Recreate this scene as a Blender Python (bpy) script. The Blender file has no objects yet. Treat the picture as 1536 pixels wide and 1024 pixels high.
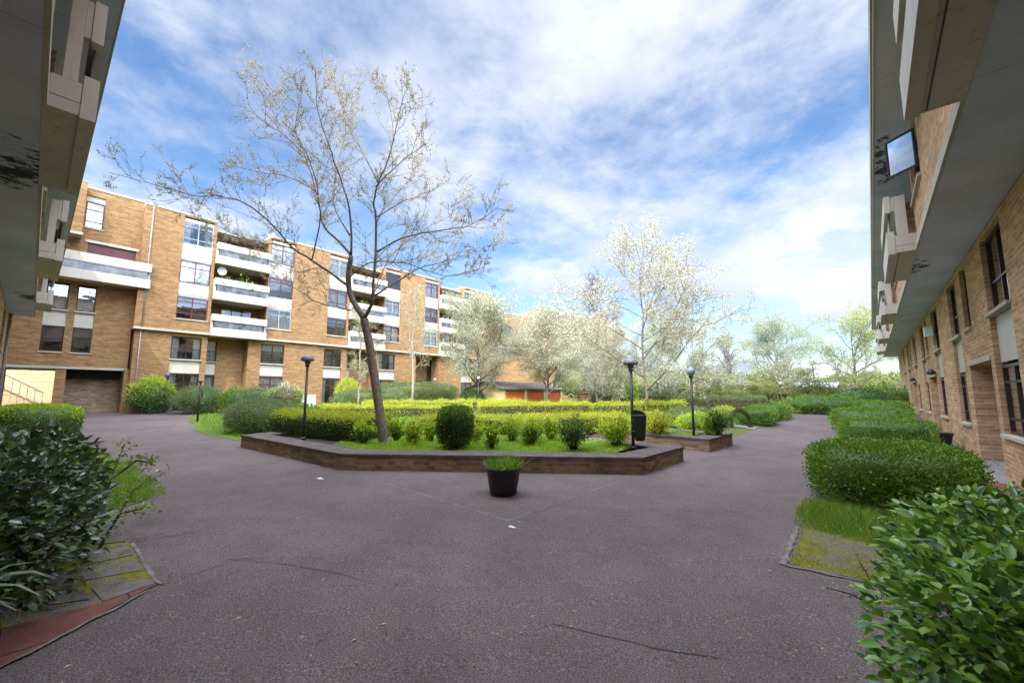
import bpy, math, random
import numpy as np
from mathutils import Vector, Matrix
R = math.radians
random.seed(7)
scene = bpy.context.scene
COL = scene.collection

# ------------------------------------------------------------------ camera
FPX, PITCH, EYE = 620.0, R(6.6), 1.65
YAW = math.atan(540 / (FPX / math.cos(PITCH)))
SHIFT = 592 - (512 + FPX * math.tan(PITCH))
FW = np.array([-math.sin(YAW) * math.cos(PITCH), math.cos(YAW) * math.cos(PITCH), math.sin(PITCH)])
RT = np.array([math.cos(YAW), math.sin(YAW), 0.0])
UP = np.cross(RT, FW)
CAM = np.array([0, 0, EYE])
SL = 0.024
def zg(x, y): return SL * min(max(y - x, -12.0), 46.0)
def ray(px, py): return FW + RT * (px - 768) / FPX - UP * (py - 512 - SHIFT) / FPX
def G(px, py, dz=0.0):                      # ground point of a surveyed spot
    r = ray(px, py); t = (dz - EYE) / (r[2] - SL * (r[1] - r[0]))
    p = CAM + r * t
    return float(p[0]), float(p[1])
def at(px, py, d): return CAM + ray(px, py) * d
cd = bpy.data.cameras.new('camera'); cam = bpy.data.objects.new('camera', cd); COL.objects.link(cam)
cd.sensor_width = 36; cd.sensor_fit = 'HORIZONTAL'; cd.lens = FPX / 1536 * 36
cd.shift_y = SHIFT / 1536; cd.clip_start = 0.05; cd.clip_end = 3000
cam.matrix_world = Matrix(((RT[0], UP[0], -FW[0], 0), (RT[1], UP[1], -FW[1], 0), (RT[2], UP[2], -FW[2], EYE), (0, 0, 0, 1)))
scene.camera = cam

# ------------------------------------------------------------------ materials
MATS = {}
class NT:
    def __init__(s, tree): s.t = tree
    def n(s, typ, **kw):
        nd = s.t.nodes.new(typ)
        for k, v in kw.items():
            if k == 'inp':
                for a, b in v.items():
                    sk = nd.inputs[a]
                    if isinstance(b, bpy.types.NodeSocket): s.t.links.new(b, sk)
                    else: sk.default_value = b
            else: setattr(nd, k, v)
        return nd
    def math(s, op, a, b=0.0, clamp=False):
        return s.n('ShaderNodeMath', operation=op, use_clamp=clamp, inp={0: a, 1: b}).outputs[0]
    def ramp(s, fac, stops, interp='LINEAR'):
        nd = s.n('ShaderNodeValToRGB', inp={0: fac}); cr = nd.color_ramp; cr.interpolation = interp
        while len(cr.elements) < len(stops): cr.elements.new(0.5)
        for e, (p, c) in zip(cr.elements, stops):
            e.position = p; e.color = (*c, 1) if len(c) == 3 else c
        return nd.outputs[0]
    def mix(s, fac, a, b, mode='MIX'):
        nd = s.n('ShaderNodeMix', data_type='RGBA', blend_type=mode)
        for k, v in ((0, fac), (6, a), (7, b)):
            if isinstance(v, bpy.types.NodeSocket): s.t.links.new(v, nd.inputs[k])
            else: nd.inputs[k].default_value = (*v, 1) if isinstance(v, tuple) and len(v) == 3 else v
        return nd.outputs[2]
    def noise(s, vec, scale, detail=4, rough=0.55, dist=0.0, dims='3D'):
        return s.n('ShaderNodeTexNoise', noise_dimensions=dims, inp={'Vector': vec, 'Scale': scale, 'Detail': detail, 'Roughness': rough, 'Distortion': dist}).outputs[0]
    def bump(s, h, strength, dist=0.01):
        return s.n('ShaderNodeBump', inp={'Height': h, 'Strength': strength, 'Distance': dist}).outputs[0]
def new_mat(name):
    m = bpy.data.materials.new(name); m.use_nodes = True; m.node_tree.nodes.clear(); MATS[name] = m
    return m, NT(m.node_tree)
def finish(t, color, rough=0.8, normal=None, spec=0.3, metallic=0.0, extra=None):
    p = t.n('ShaderNodeBsdfPrincipled', inp={'Base Color': color if isinstance(color, bpy.types.NodeSocket) else (*color, 1), 'Roughness': rough, 'Metallic': metallic, 'Specular IOR Level': spec})
    if normal: t.t.links.new(normal, p.inputs['Normal'])
    sh = p.outputs[0]
    if extra: sh = extra(sh)
    t.n('ShaderNodeOutputMaterial', inp={0: sh})
    return p
def objco(t): return t.n('ShaderNodeTexCoord').outputs['Object']

def m_brick(name, c1, c2, cm, dirt=(0.1, 0.07, 0.05), dirt_amt=0.35, bw=0.225, rh=0.075, mortar=0.010):
    m, t = new_mat(name); co = objco(t)
    sp = t.n('ShaderNodeSeparateXYZ', inp={0: co})
    u = t.math('ADD', sp.outputs[0], sp.outputs[1])
    v = t.n('ShaderNodeCombineXYZ', inp={0: u, 1: sp.outputs[2], 2: 0.0}).outputs[0]
    b = t.n('ShaderNodeTexBrick', inp={'Vector': v, 'Color1': (*c1, 1), 'Color2': (*c2, 1), 'Mortar': (*cm, 1), 'Scale': 1.0, 'Mortar Size': mortar, 'Mortar Smooth': 0.2, 'Bias': 0.0, 'Brick Width': bw, 'Row Height': rh})
    big = t.noise(co, 0.5, 5, 0.6)
    st = t.n('ShaderNodeMapping', inp={0: v, 3: (0.9, 5.0, 1.0)}).outputs[0]
    streak = t.noise(st, 1.5, 5, 0.65)
    fine = t.noise(v, 9.0, 3, 0.6)
    col = t.mix(t.ramp(streak, [(0.40, (0, 0, 0)), (0.62, (1, 1, 1))]), t.mix(1.0, b.outputs[0], (0.86, 0.80, 0.74), 'MULTIPLY'), t.mix(1.0, b.outputs[0], (1.22, 1.14, 1.02), 'MULTIPLY'))
    col = t.mix(t.ramp(fine, [(0.3, (0.55, 0.55, 0.55)), (0.55, (0, 0, 0))]), col, t.mix(1.0, col, (0.6, 0.55, 0.5), 'MULTIPLY'))
    col = t.mix(t.math('MULTIPLY', t.ramp(big, [(0.48, (0, 0, 0)), (0.75, (1, 1, 1))]), dirt_amt), col, dirt)
    finish(t, col, 0.9, t.bump(t.math('ADD', t.math('MULTIPLY', b.outputs[1], -1.0), t.math('MULTIPLY', fine, 0.4)), 0.5, 0.008), 0.15)
    return m
m_brick('yellow_brick', (0.315, 0.195, 0.092), (0.215, 0.122, 0.055), (0.27, 0.195, 0.115), (0.22, 0.12, 0.06), 0.3)
m_brick('buff_brick', (0.58, 0.38, 0.235), (0.40, 0.24, 0.14), (0.54, 0.43, 0.31), (0.2, 0.12, 0.07), 0.3, mortar=0.012)
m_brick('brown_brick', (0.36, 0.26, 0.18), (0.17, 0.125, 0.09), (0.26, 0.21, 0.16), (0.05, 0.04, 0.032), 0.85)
m_brick('cream_brick', (0.68, 0.52, 0.30), (0.60, 0.44, 0.25), (0.6, 0.5, 0.35), (0.4, 0.3, 0.2), 0.2)

def m_plain(name, color, rough=0.6, spec=0.4, var=0.25, scale=3.0, bumpst=0.1, metallic=0.0, dirt=None):
    m, t = new_mat(name); co = objco(t)
    n1 = t.noise(co, scale, 6, 0.6); n2 = t.noise(co, scale * 14, 3, 0.5)
    lo = tuple(c * (1 - var) for c in color); hi = tuple(min(1, c * (1 + var * 0.6)) for c in color)
    col = t.ramp(n1, [(0.3, lo), (0.7, hi)])
    if dirt: 
        w = t.noise(t.n('ShaderNodeMapping', inp={0: co, 3: (3, 3, 0.5)}).outputs[0], 2.2, 6, 0.7)
        col = t.mix(t.math('MULTIPLY', t.ramp(w, [(0.55, (0, 0, 0)), (0.72, (1, 1, 1))]), dirt[1]), col, dirt[0])
    finish(t, col, rough, t.bump(n2, bumpst, 0.01), spec, metallic)
    return m
def m_concrete(name, color, peel=0.0, stains=(), joint=0.0):
    m, t = new_mat(name); co = objco(t)
    n1 = t.noise(co, 0.7, 7, 0.6); n2 = t.noise(co, 60, 3, 0.6); n3 = t.noise(co, 3.0, 6, 0.7, 0.6)
    col = t.ramp(n1, [(0.3, tuple(c * 0.78 for c in color)), (0.7, tuple(c * 1.12 for c in color))])
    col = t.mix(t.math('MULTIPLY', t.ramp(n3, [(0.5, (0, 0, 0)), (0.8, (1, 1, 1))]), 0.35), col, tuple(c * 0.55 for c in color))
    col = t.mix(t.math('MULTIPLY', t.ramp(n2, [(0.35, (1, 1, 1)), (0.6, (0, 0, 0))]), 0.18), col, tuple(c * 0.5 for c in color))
    if peel:
        ps = t.noise(t.n('ShaderNodeMapping', inp={0: co, 3: (3.0, 1.6, 1.0)}).outputs[0], 1.6, 8, 0.78, 0.5)
        for (cx, cy, cz, rx, ry) in stains:
            dv = t.n('ShaderNodeVectorMath', operation='LENGTH', inp={0: t.n('ShaderNodeMapping', inp={0: t.n('ShaderNodeVectorMath', operation='SUBTRACT', inp={0: co, 1: (cx, cy, cz)}).outputs[0], 3: (1 / rx, 1 / ry, 1.0)}).outputs[0]}).outputs['Value']
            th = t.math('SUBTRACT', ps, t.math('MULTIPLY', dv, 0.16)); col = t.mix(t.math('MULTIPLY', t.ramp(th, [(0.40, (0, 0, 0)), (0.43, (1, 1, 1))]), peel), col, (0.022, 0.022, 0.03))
        br = t.n('ShaderNodeTexBrick', inp={'Vector': t.n('ShaderNodeMapping', inp={0: co, 2: (0, 0, joint)}).outputs[0], 'Color1': (1, 1, 1, 1), 'Color2': (0.93, 0.93, 0.93, 1), 'Mortar': (0.5, 0.5, 0.5, 1), 'Scale': 1.0, 'Mortar Size': 0.006, 'Mortar Smooth': 0.4, 'Brick Width': 2.75, 'Row Height': 9.0})
        col = t.mix(1.0, col, br.outputs[0], 'MULTIPLY')
    finish(t, col, 0.88, t.bump(n2, 0.25, 0.006), 0.2)
    return m
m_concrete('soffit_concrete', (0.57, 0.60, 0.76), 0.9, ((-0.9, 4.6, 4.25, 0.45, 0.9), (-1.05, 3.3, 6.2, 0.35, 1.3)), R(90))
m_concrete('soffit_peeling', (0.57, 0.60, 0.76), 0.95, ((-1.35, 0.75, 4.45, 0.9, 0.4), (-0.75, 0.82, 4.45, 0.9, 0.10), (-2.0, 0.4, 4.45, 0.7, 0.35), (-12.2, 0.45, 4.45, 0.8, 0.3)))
m_concrete('white_concrete', (0.47, 0.43, 0.35))
m_plain('panel_white', (0.46, 0.43, 0.355), 0.5, 0.3, 0.08, 1.2, 0.02)
m_plain('balcony_paint', (0.50, 0.455, 0.38), 0.6, 0.3, 0.12, 1.0, 0.15, dirt=((0.26, 0.18, 0.12), 0.75))
m_plain('brown_paint', (0.10, 0.025, 0.022), 0.45, 0.4, 0.3)
m_plain('dark_frame', (0.028, 0.018, 0.016), 0.4, 0.4, 0.3)
m_plain('grey_frame', (0.30, 0.29, 0.28), 0.45, 0.4, 0.15)
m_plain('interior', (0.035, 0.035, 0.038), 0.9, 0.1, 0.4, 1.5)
m_plain('roof_felt', (0.12, 0.12, 0.125), 0.9, 0.2, 0.3)
m_plain('roof_slate', (0.13, 0.115, 0.105), 0.95, 0.08, 0.35, 6)
m_plain('orange_board', (0.52, 0.115, 0.042), 0.6, 0.3, 0.2, 2)
m_plain('black_metal', (0.018, 0.018, 0.02), 0.4, 0.5, 0.3, 8, 0.05)
m_plain('black_plastic', (0.020, 0.022, 0.022), 0.45, 0.45, 0.3, 8, 0.08)
m_plain('lamp_grey', (0.14, 0.145, 0.17), 0.4, 0.5, 0.12, 6, 0.02)
m_plain('lamp_pale', (0.30, 0.34, 0.41), 0.3, 0.5, 0.1, 6, 0.02)
m_plain('steel_rail', (0.20, 0.19, 0.18), 0.5, 0.5, 0.2)
m_plain('paper', (0.75, 0.74, 0.72), 0.7, 0.2, 0.1)
m_plain('white_box', (0.62, 0.63, 0.64), 0.5, 0.3, 0.1)
m_plain('dish_grey', (0.45, 0.46, 0.48), 0.4, 0.4, 0.1)
m_plain('fence_wood', (0.15, 0.085, 0.05), 0.8, 0.2, 0.4, 3, 0.3)
m_plain('far_blue', (0.40, 0.50, 0.62), 0.7, 0.2, 0.2, 0.5)
m_plain('far_wall', (0.42, 0.33, 0.25), 0.9, 0.1, 0.3, 0.6)
m_plain('soil', (0.075, 0.055, 0.042), 0.95, 0.1, 0.5, 9, 0.8)
m_plain('coping', (0.125, 0.105, 0.092), 0.9, 0.2, 0.4, 5, 0.4, dirt=((0.05, 0.05, 0.04), 0.6))
m_plain('bark', (0.22, 0.18, 0.135), 0.9, 0.2, 0.5, 14, 0.7)
m_plain('bark_dark', (0.05, 0.042, 0.036), 0.9, 0.2, 0.5, 14, 0.7)
m_plain('bark_pale', (0.34, 0.29, 0.22), 0.9, 0.2, 0.4, 10, 0.5)
m_plain('twig', (0.07, 0.055, 0.035), 0.9, 0.2, 0.4, 20, 0.2)
m_plain('twig_purple', (0.13, 0.105, 0.12), 0.9, 0.2, 0.3, 20, 0.2)
m_plain('curtain', (0.62, 0.60, 0.55), 0.9, 0.1, 0.1, 2)
m_plain('blind', (0.22, 0.22, 0.22), 0.8, 0.2, 0.2, 2)
m_plain('seam', (0.22, 0.19, 0.17), 0.95, 0.1, 0.5, 7, 0.5)
m_plain('crack_dark', (0.092, 0.073, 0.068), 0.95, 0.1, 0.3, 10)
m_plain('petal', (0.42, 0.35, 0.27), 0.8, 0.2, 0.5, 3)

# asphalt: old purple-grey tarmac with pale chippings, patches and faint stains
m, t = new_mat('asphalt'); co = objco(t)
n1 = t.noise(co, 0.35, 6, 0.6); n2 = t.noise(co, 95, 2, 0.7); n3 = t.noise(co, 2.2, 7, 0.65); 
vo = t.n('ShaderNodeTexVoronoi', inp={'Vector': co, 'Scale': 70.0}).outputs[0]
col = t.ramp(n1, [(0.3, (0.124, 0.094, 0.087)), (0.7, (0.196, 0.152, 0.140))])
col = t.mix(t.math('MULTIPLY', t.ramp(n3, [(0.45, (0, 0, 0)), (0.75, (1, 1, 1))]), 0.45), col, (0.105, 0.080, 0.074))
n5 = t.noise(co, 0.55, 5, 0.6, 0.3)
col = t.mix(t.math('MULTIPLY', t.ramp(n5, [(0.50, (0, 0, 0)), (0.60, (1, 1, 1))]), 0.35), col, (0.085, 0.065, 0.060))
col = t.mix(t.ramp(n2, [(0.40, (0.75, 0.75, 0.75)), (0.52, (0, 0, 0))]), col, (0.040, 0.034, 0.033))
col = t.mix(t.ramp(n2, [(0.58, (0, 0, 0)), (0.72, (0.7, 0.7, 0.7))]), col, (0.34, 0.29, 0.28))
sp = t.noise(co, 34, 1, 0.5)
col = t.mix(t.ramp(sp, [(0.72, (0, 0, 0)), (0.76, (0.6, 0.6, 0.6))]), col, (0.34, 0.29, 0.25))
finish(t, col, t.ramp(n3, [(0.3, (0.72,) * 3), (0.7, (0.92,) * 3)]), t.bump(t.math('ADD', n2, t.math('MULTIPLY', vo, 0.5)), 0.55, 0.006), 0.25)

m, t = new_mat('red_paving'); co = objco(t)
n2 = t.noise(co, 60, 3, 0.6); n3 = t.noise(co, 4, 5, 0.6)
col = t.ramp(n3, [(0.3, (0.15, 0.058, 0.046)), (0.7, (0.235, 0.098, 0.078))])
col = t.mix(t.ramp(n2, [(0.4, (0.5,) * 3), (0.55, (0, 0, 0))]), col, (0.11, 0.05, 0.04))
br = t.n('ShaderNodeTexBrick', inp={'Vector': co, 'Color1': (1, 1, 1, 1), 'Color2': (1, 1, 1, 1), 'Mortar': (0, 0, 0, 1), 'Scale': 1.0, 'Mortar Size': 0.008, 'Brick Width': 0.62, 'Row Height': 0.62})
col = t.mix(t.math('SUBTRACT', 1.0, br.outputs[0]), col, (0.04, 0.03, 0.03))
finish(t, col, 0.9, t.bump(n2, 0.4, 0.005), 0.2)
m, t = new_mat('moss_slab'); co = objco(t)
n3 = t.noise(co, 2.6, 7, 0.7); n2 = t.noise(co, 70, 3, 0.6)
col = t.ramp(n2, [(0.3, (0.10, 0.085, 0.075)), (0.7, (0.24, 0.205, 0.18))])
n4 = t.noise(co, 11.0, 6, 0.75)
col = t.mix(t.ramp(t.math('ADD', t.math('MULTIPLY', n3, .6), t.math('MULTIPLY', n4, .4)), [(0.48, (0, 0, 0)), (0.54, (1, 1, 1))]), col, t.ramp(n4, [(0.35, (0.07, 0.065, 0.018)), (0.5, (0.17, 0.155, 0.025)), (0.7, (0.27, 0.25, 0.04))]))
col = t.mix(t.ramp(n4, [(0.32, (0.8,) * 3), (0.42, (0, 0, 0))]), col, (0.05, 0.04, 0.032))
finish(t, col, 0.95, t.bump(n2, 0.8, 0.012), 0.1)
m, t = new_mat('slab_grey'); co = objco(t)
n2 = t.noise(co, 50, 3, 0.6)
br = t.n('ShaderNodeTexBrick', inp={'Vector': co, 'Color1': (0.30, 0.27, 0.25, 1), 'Color2': (0.25, 0.23, 0.215, 1), 'Mortar': (0.07, 0.06, 0.05, 1), 'Scale': 1.0, 'Mortar Size': 0.012, 'Brick Width': 0.9, 'Row Height': 0.6})
col = t.mix(0.3, br.outputs[0], t.ramp(n2, [(0.3, (0.12,) * 3), (0.7, (0.34,) * 3)]))
finish(t, col, 0.9, t.bump(n2, 0.3, 0.005), 0.2)
m_plain('slab_worn', (0.17, 0.148, 0.132), 0.9, 0.2, 0.5, 6, 0.5, dirt=((0.15, 0.14, 0.03), 0.95))
m, t = new_mat('turf'); co = objco(t)
n3 = t.noise(co, 1.3, 6, 0.65); n2 = t.noise(co, 45, 3, 0.7)
col = t.ramp(n3, [(0.3, (0.11, 0.19, 0.025)), (0.7, (0.19, 0.27, 0.04))])
col = t.mix(t.ramp(n2, [(0.35, (0.8,) * 3), (0.6, (0, 0, 0))]), col, (0.035, 0.055, 0.012))
finish(t, col, 0.95, t.bump(n2, 1.0, 0.03), 0.1)
m, t = new_mat('earth'); co = objco(t)
n3 = t.noise(co, 0.05, 6, 0.65)
finish(t, t.ramp(n3, [(0.3, (0.08, 0.10, 0.03)), (0.7, (0.13, 0.12, 0.06))]), 0.95, None, 0.1)

def m_leaf(name, stops, rough=0.5, spec=0.35, trans=0.3, tcol=None):
    m, t = new_mat(name)
    g = t.n('ShaderNodeNewGeometry').outputs['Random Per Island']
    n = len(stops); col = t.ramp(g, [(i / max(1, n - 1), c) for i, c in enumerate(stops)])
    big = t.noise(objco(t), 1.7, 3, 0.5)
    col = t.mix(t.math('MULTIPLY', t.ramp(big, [(0.35, (1, 1, 1)), (0.6, (0, 0, 0))]), 0.35), col, t.mix(1.0, col, (0.55, 0.62, 0.5), 'MULTIPLY'))
    def ex(sh):
        tr = t.n('ShaderNodeBsdfTranslucent', inp={0: t.mix(1.0, col, tcol or (1.2, 1.25, 0.6), 'MULTIPLY')}).outputs[0]
        return t.n('ShaderNodeMixShader', inp={0: trans, 1: sh, 2: tr}).outputs[0]
    finish(t, col, rough, None, spec, 0.0, ex)
    return m
m_leaf('laurel_leaf', [(0.035, 0.09, 0.03), (0.085, 0.19, 0.04), (0.14, 0.29, 0.05), (0.20, 0.37, 0.06), (0.30, 0.46, 0.08)], 0.38, 0.45, 0.25)
m_leaf('glossy_leaf', [(0.026, 0.052, 0.020), (0.04, 0.08, 0.03), (0.075, 0.14, 0.042), (0.18, 0.25, 0.06)], 0.28, 0.65, 0.15)
m_leaf('long_leaf', [(0.18, 0.22, 0.13), (0.26, 0.30, 0.19)], 0.4, 0.4, 0.2)
m_leaf('sapling_leaf', [(0.14, 0.24, 0.04), (0.22, 0.32, 0.06), (0.30, 0.36, 0.08)], 0.45, 0.35, 0.3)
m_leaf('privet_leaf', [(0.07, 0.15, 0.022), (0.12, 0.235, 0.03), (0.18, 0.31, 0.04), (0.28, 0.40, 0.06)], 0.5, 0.3, 0.25)
m_leaf('dark_leaf', [(0.035, 0.075, 0.022), (0.06, 0.12, 0.03), (0.10, 0.18, 0.04)], 0.5, 0.3, 0.2)
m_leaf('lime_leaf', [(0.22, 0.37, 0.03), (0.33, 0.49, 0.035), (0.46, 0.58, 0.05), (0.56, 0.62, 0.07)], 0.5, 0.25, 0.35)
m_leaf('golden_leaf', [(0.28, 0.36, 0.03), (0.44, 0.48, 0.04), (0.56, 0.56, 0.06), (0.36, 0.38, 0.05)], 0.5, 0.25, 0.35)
m_leaf('olive_leaf', [(0.10, 0.13, 0.04), (0.16, 0.18, 0.06), (0.22, 0.22, 0.09)], 0.6, 0.2, 0.3)
m_leaf('grey_green_leaf', [(0.11, 0.16, 0.07), (0.17, 0.22, 0.10), (0.24, 0.27, 0.14)], 0.6, 0.2, 0.3)
m_leaf('spring_leaf', [(0.23, 0.235, 0.12), (0.32, 0.315, 0.19), (0.42, 0.41, 0.28), (0.58, 0.56, 0.45)], 0.6, 0.2, 0.35, (1, 1, .85))
m_leaf('bud_leaf', [(0.32, 0.29, 0.15), (0.43, 0.38, 0.23), (0.56, 0.51, 0.37)], 0.6, 0.2, 0.35, (1, 1, .85))
m_leaf('blossom', [(0.44, 0.42, 0.27), (0.62, 0.59, 0.48), (0.72, 0.70, 0.65), (0.74, 0.73, 0.71)], 0.7, 0.1, 0.35, (1, 1, .95))
m_leaf('pale_tree_leaf', [(0.25, 0.30, 0.19), (0.35, 0.40, 0.28), (0.47, 0.50, 0.38)], 0.6, 0.2, 0.35, (1, 1.05, .85))
m_leaf('yellow_tree_leaf', [(0.28, 0.31, 0.06), (0.40, 0.42, 0.10), (0.50, 0.49, 0.2)], 0.6, 0.2, 0.4)
m_leaf('sun_toned_grass', [(0.17, 0.32, 0.025), (0.30, 0.50, 0.035), (0.42, 0.58, 0.05), (0.52, 0.60, 0.10)], 0.55, 0.25, 0.35)  # lighter grass colour, sunlight on the raised bed put into the blades
m_leaf('grass_blade', [(0.07, 0.16, 0.02), (0.13, 0.27, 0.03), (0.21, 0.37, 0.04), (0.29, 0.42, 0.06), (0.40, 0.40, 0.14)], 0.55, 0.25, 0.35)

m, t = new_mat('window_glass')
fr = t.n('ShaderNodeFresnel', inp={0: 1.5}).outputs[0]
wob = t.bump(t.noise(objco(t), 1.3, 2, 0.5), 0.06, 0.1)
gl = t.n('ShaderNodeBsdfGlossy', inp={0: (0.9, 0.95, 1.0, 1), 1: 0.02, 'Normal': wob}).outputs[0]
tr = t.n('ShaderNodeBsdfTransparent', inp={0: (0.82, 0.86, 0.88, 1)}).outputs[0]
fac = t.math('ADD', t.math('MULTIPLY', fr, 1.1), 0.17, True)
t.n('ShaderNodeOutputMaterial', inp={0: t.n('ShaderNodeMixShader', inp={0: fac, 1: tr, 2: gl}).outputs[0]})
m, t = new_mat('balcony_glass')
finish(t, t.ramp(t.noise(objco(t), 2.3, 3, .6), [(0.35, (0.04, 0.045, 0.05)), (0.65, (0.15, 0.17, 0.185))]), 0.15, None, 0.5)

# ------------------------------------------------------------------ mesh helpers
BASE = {}
class MB:
    def __init__(s): s.v = []; s.f = []; s.mi = []; s.cur = 0
    def face(s, pts):
        n = len(s.v); s.v += [tuple(map(float, p)) for p in pts]; s.f.append(tuple(range(n, n + len(pts)))); s.mi.append(s.cur)
    def hexa(s, c):                                    # 8 corners: bottom 4 ccw, top 4 ccw
        n = len(s.v); s.v += [tuple(map(float, p)) for p in c]
        for q in ((3, 2, 1, 0), (4, 5, 6, 7), (0, 1, 5, 4), (1, 2, 6, 5), (2, 3, 7, 6), (3, 0, 4, 7)):
            s.f.append(tuple(n + i for i in q)); s.mi.append(s.cur)
    def box(s, x0, x1, y0, y1, z0, z1):
        s.hexa([(x0, y0, z0), (x1, y0, z0), (x1, y1, z0), (x0, y1, z0), (x0, y0, z1), (x1, y0, z1), (x1, y1, z1), (x0, y1, z1)])
    def tube(s, pts, radii, k=6, cap=True):
        pts = [np.asarray(p, float) for p in pts]; n0 = len(s.v); m = len(pts)
        ref = np.array([0.31, 0.17, 0.93]); 
        for i, p in enumerate(pts):
            d = pts[min(i + 1, m - 1)] - pts[max(i - 1, 0)]; d = d / (np.linalg.norm(d) + 1e-9)
            a = np.cross(d, ref); 
            if np.linalg.norm(a) < 0.15: a = np.cross(d, np.array([1.0, 0, 0]))
            a /= np.linalg.norm(a); b = np.cross(d, a)
            for j in range(k):
                w = 2 * math.pi * j / k; q = p + (a * math.cos(w) + b * math.sin(w)) * radii[i]
                s.v.append((q[0], q[1], q[2]))
        for i in range(m - 1):
            for j in range(k):
                s.f.append((n0 + i * k + j, n0 + i * k + (j + 1) % k, n0 + (i + 1) * k + (j + 1) % k, n0 + (i + 1) * k + j)); s.mi.append(s.cur)
        if cap:
            s.f.append(tuple(n0 + j for j in range(k - 1, -1, -1))); s.mi.append(s.cur)
            s.f.append(tuple(n0 + (m - 1) * k + j for j in range(k))); s.mi.append(s.cur)
    def lathe(s, c, prof, k=24, sx=1.0, sy=1.0, close=True):
        n0 = len(s.v); m = len(prof)
        for r, z in prof:
            for j in range(k):
                w = 2 * math.pi * j / k; s.v.append((c[0] + r * sx * math.cos(w), c[1] + r * sy * math.sin(w), c[2] + z))
        for i in range(m - 1):
            for j in range(k):
                s.f.append((n0 + i * k + j, n0 + i * k + (j + 1) % k, n0 + (i + 1) * k + (j + 1) % k, n0 + (i + 1) * k + j)); s.mi.append(s.cur)
        if close:
            s.f.append(tuple(n0 + j for j in range(k - 1, -1, -1))); s.mi.append(s.cur)
            s.f.append(tuple(n0 + (m - 1) * k + j for j in range(k))); s.mi.append(s.cur)
def link(name, me, mats, parent=None):
    o = bpy.data.objects.new(name, me); COL.objects.link(o)
    for mm in (mats if isinstance(mats, (list, tuple)) else [mats]): me.materials.append(MATS[mm])
    if parent is not None: o.parent = parent
    return o
def wloc(o):
    p = Vector((0, 0, 0))
    while o is not None: p += o.location; o = o.parent
    return p
def obj(name, mb, mat, parent=None, smooth=False, origin=None):
    me = bpy.data.meshes.new(name); off = wloc(parent) if parent is not None else (Vector(origin) if origin else Vector((0, 0, 0)))
    me.from_pydata([(a - off.x, b - off.y, c - off.z) for a, b, c in mb.v], [], mb.f)
    if any(mb.mi): me.polygons.foreach_set('material_index', mb.mi)
    if smooth: me.polygons.foreach_set('use_smooth', [True] * len(me.polygons))
    me.update()
    o = link(name, me, mat, parent)
    if parent is None and origin: o.location = origin
    return o
def tag(o, label, cat=None, group=None, kind=None):
    if label: o['label'] = label
    if cat: o['category'] = cat
    if group: o['group'] = group
    if kind: o['kind'] = kind
    return o
def thing(name, label, cat, loc, group=None):
    o = bpy.data.objects.new(name, None); COL.objects.link(o); o.location = loc; o.empty_display_size = 0.2
    return tag(o, label, cat, group)
def dup(root, loc, rotz=0.0, scale=1.0, label=None):
    r = root.copy(); COL.objects.link(r); r.location = loc; r.rotation_euler = (0, 0, rotz); r.scale = (scale,) * 3 if not isinstance(scale, tuple) else scale
    if label: r['label'] = label
    for ch in list(root.children):
        c = ch.copy(); COL.objects.link(c); c.parent = r
        for g in list(ch.children):
            d = g.copy(); COL.objects.link(d); d.parent = c
    return r
def raw_mesh(name, verts, faces_idx, k):
    me = bpy.data.meshes.new(name); n = len(faces_idx)
    me.vertices.add(len(verts)); me.vertices.foreach_set('co', np.ascontiguousarray(verts, np.float32).ravel())
    me.loops.add(n * k); me.loops.foreach_set('vertex_index', np.ascontiguousarray(faces_idx, np.int32).ravel())
    me.polygons.add(n); me.polygons.foreach_set('loop_start', np.arange(0, n * k, k, dtype=np.int32))
    me.update(calc_edges=True); me.validate()
    return me
def unit(a): return a / (np.linalg.norm(a, axis=-1, keepdims=True) + 1e-9)
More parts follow.
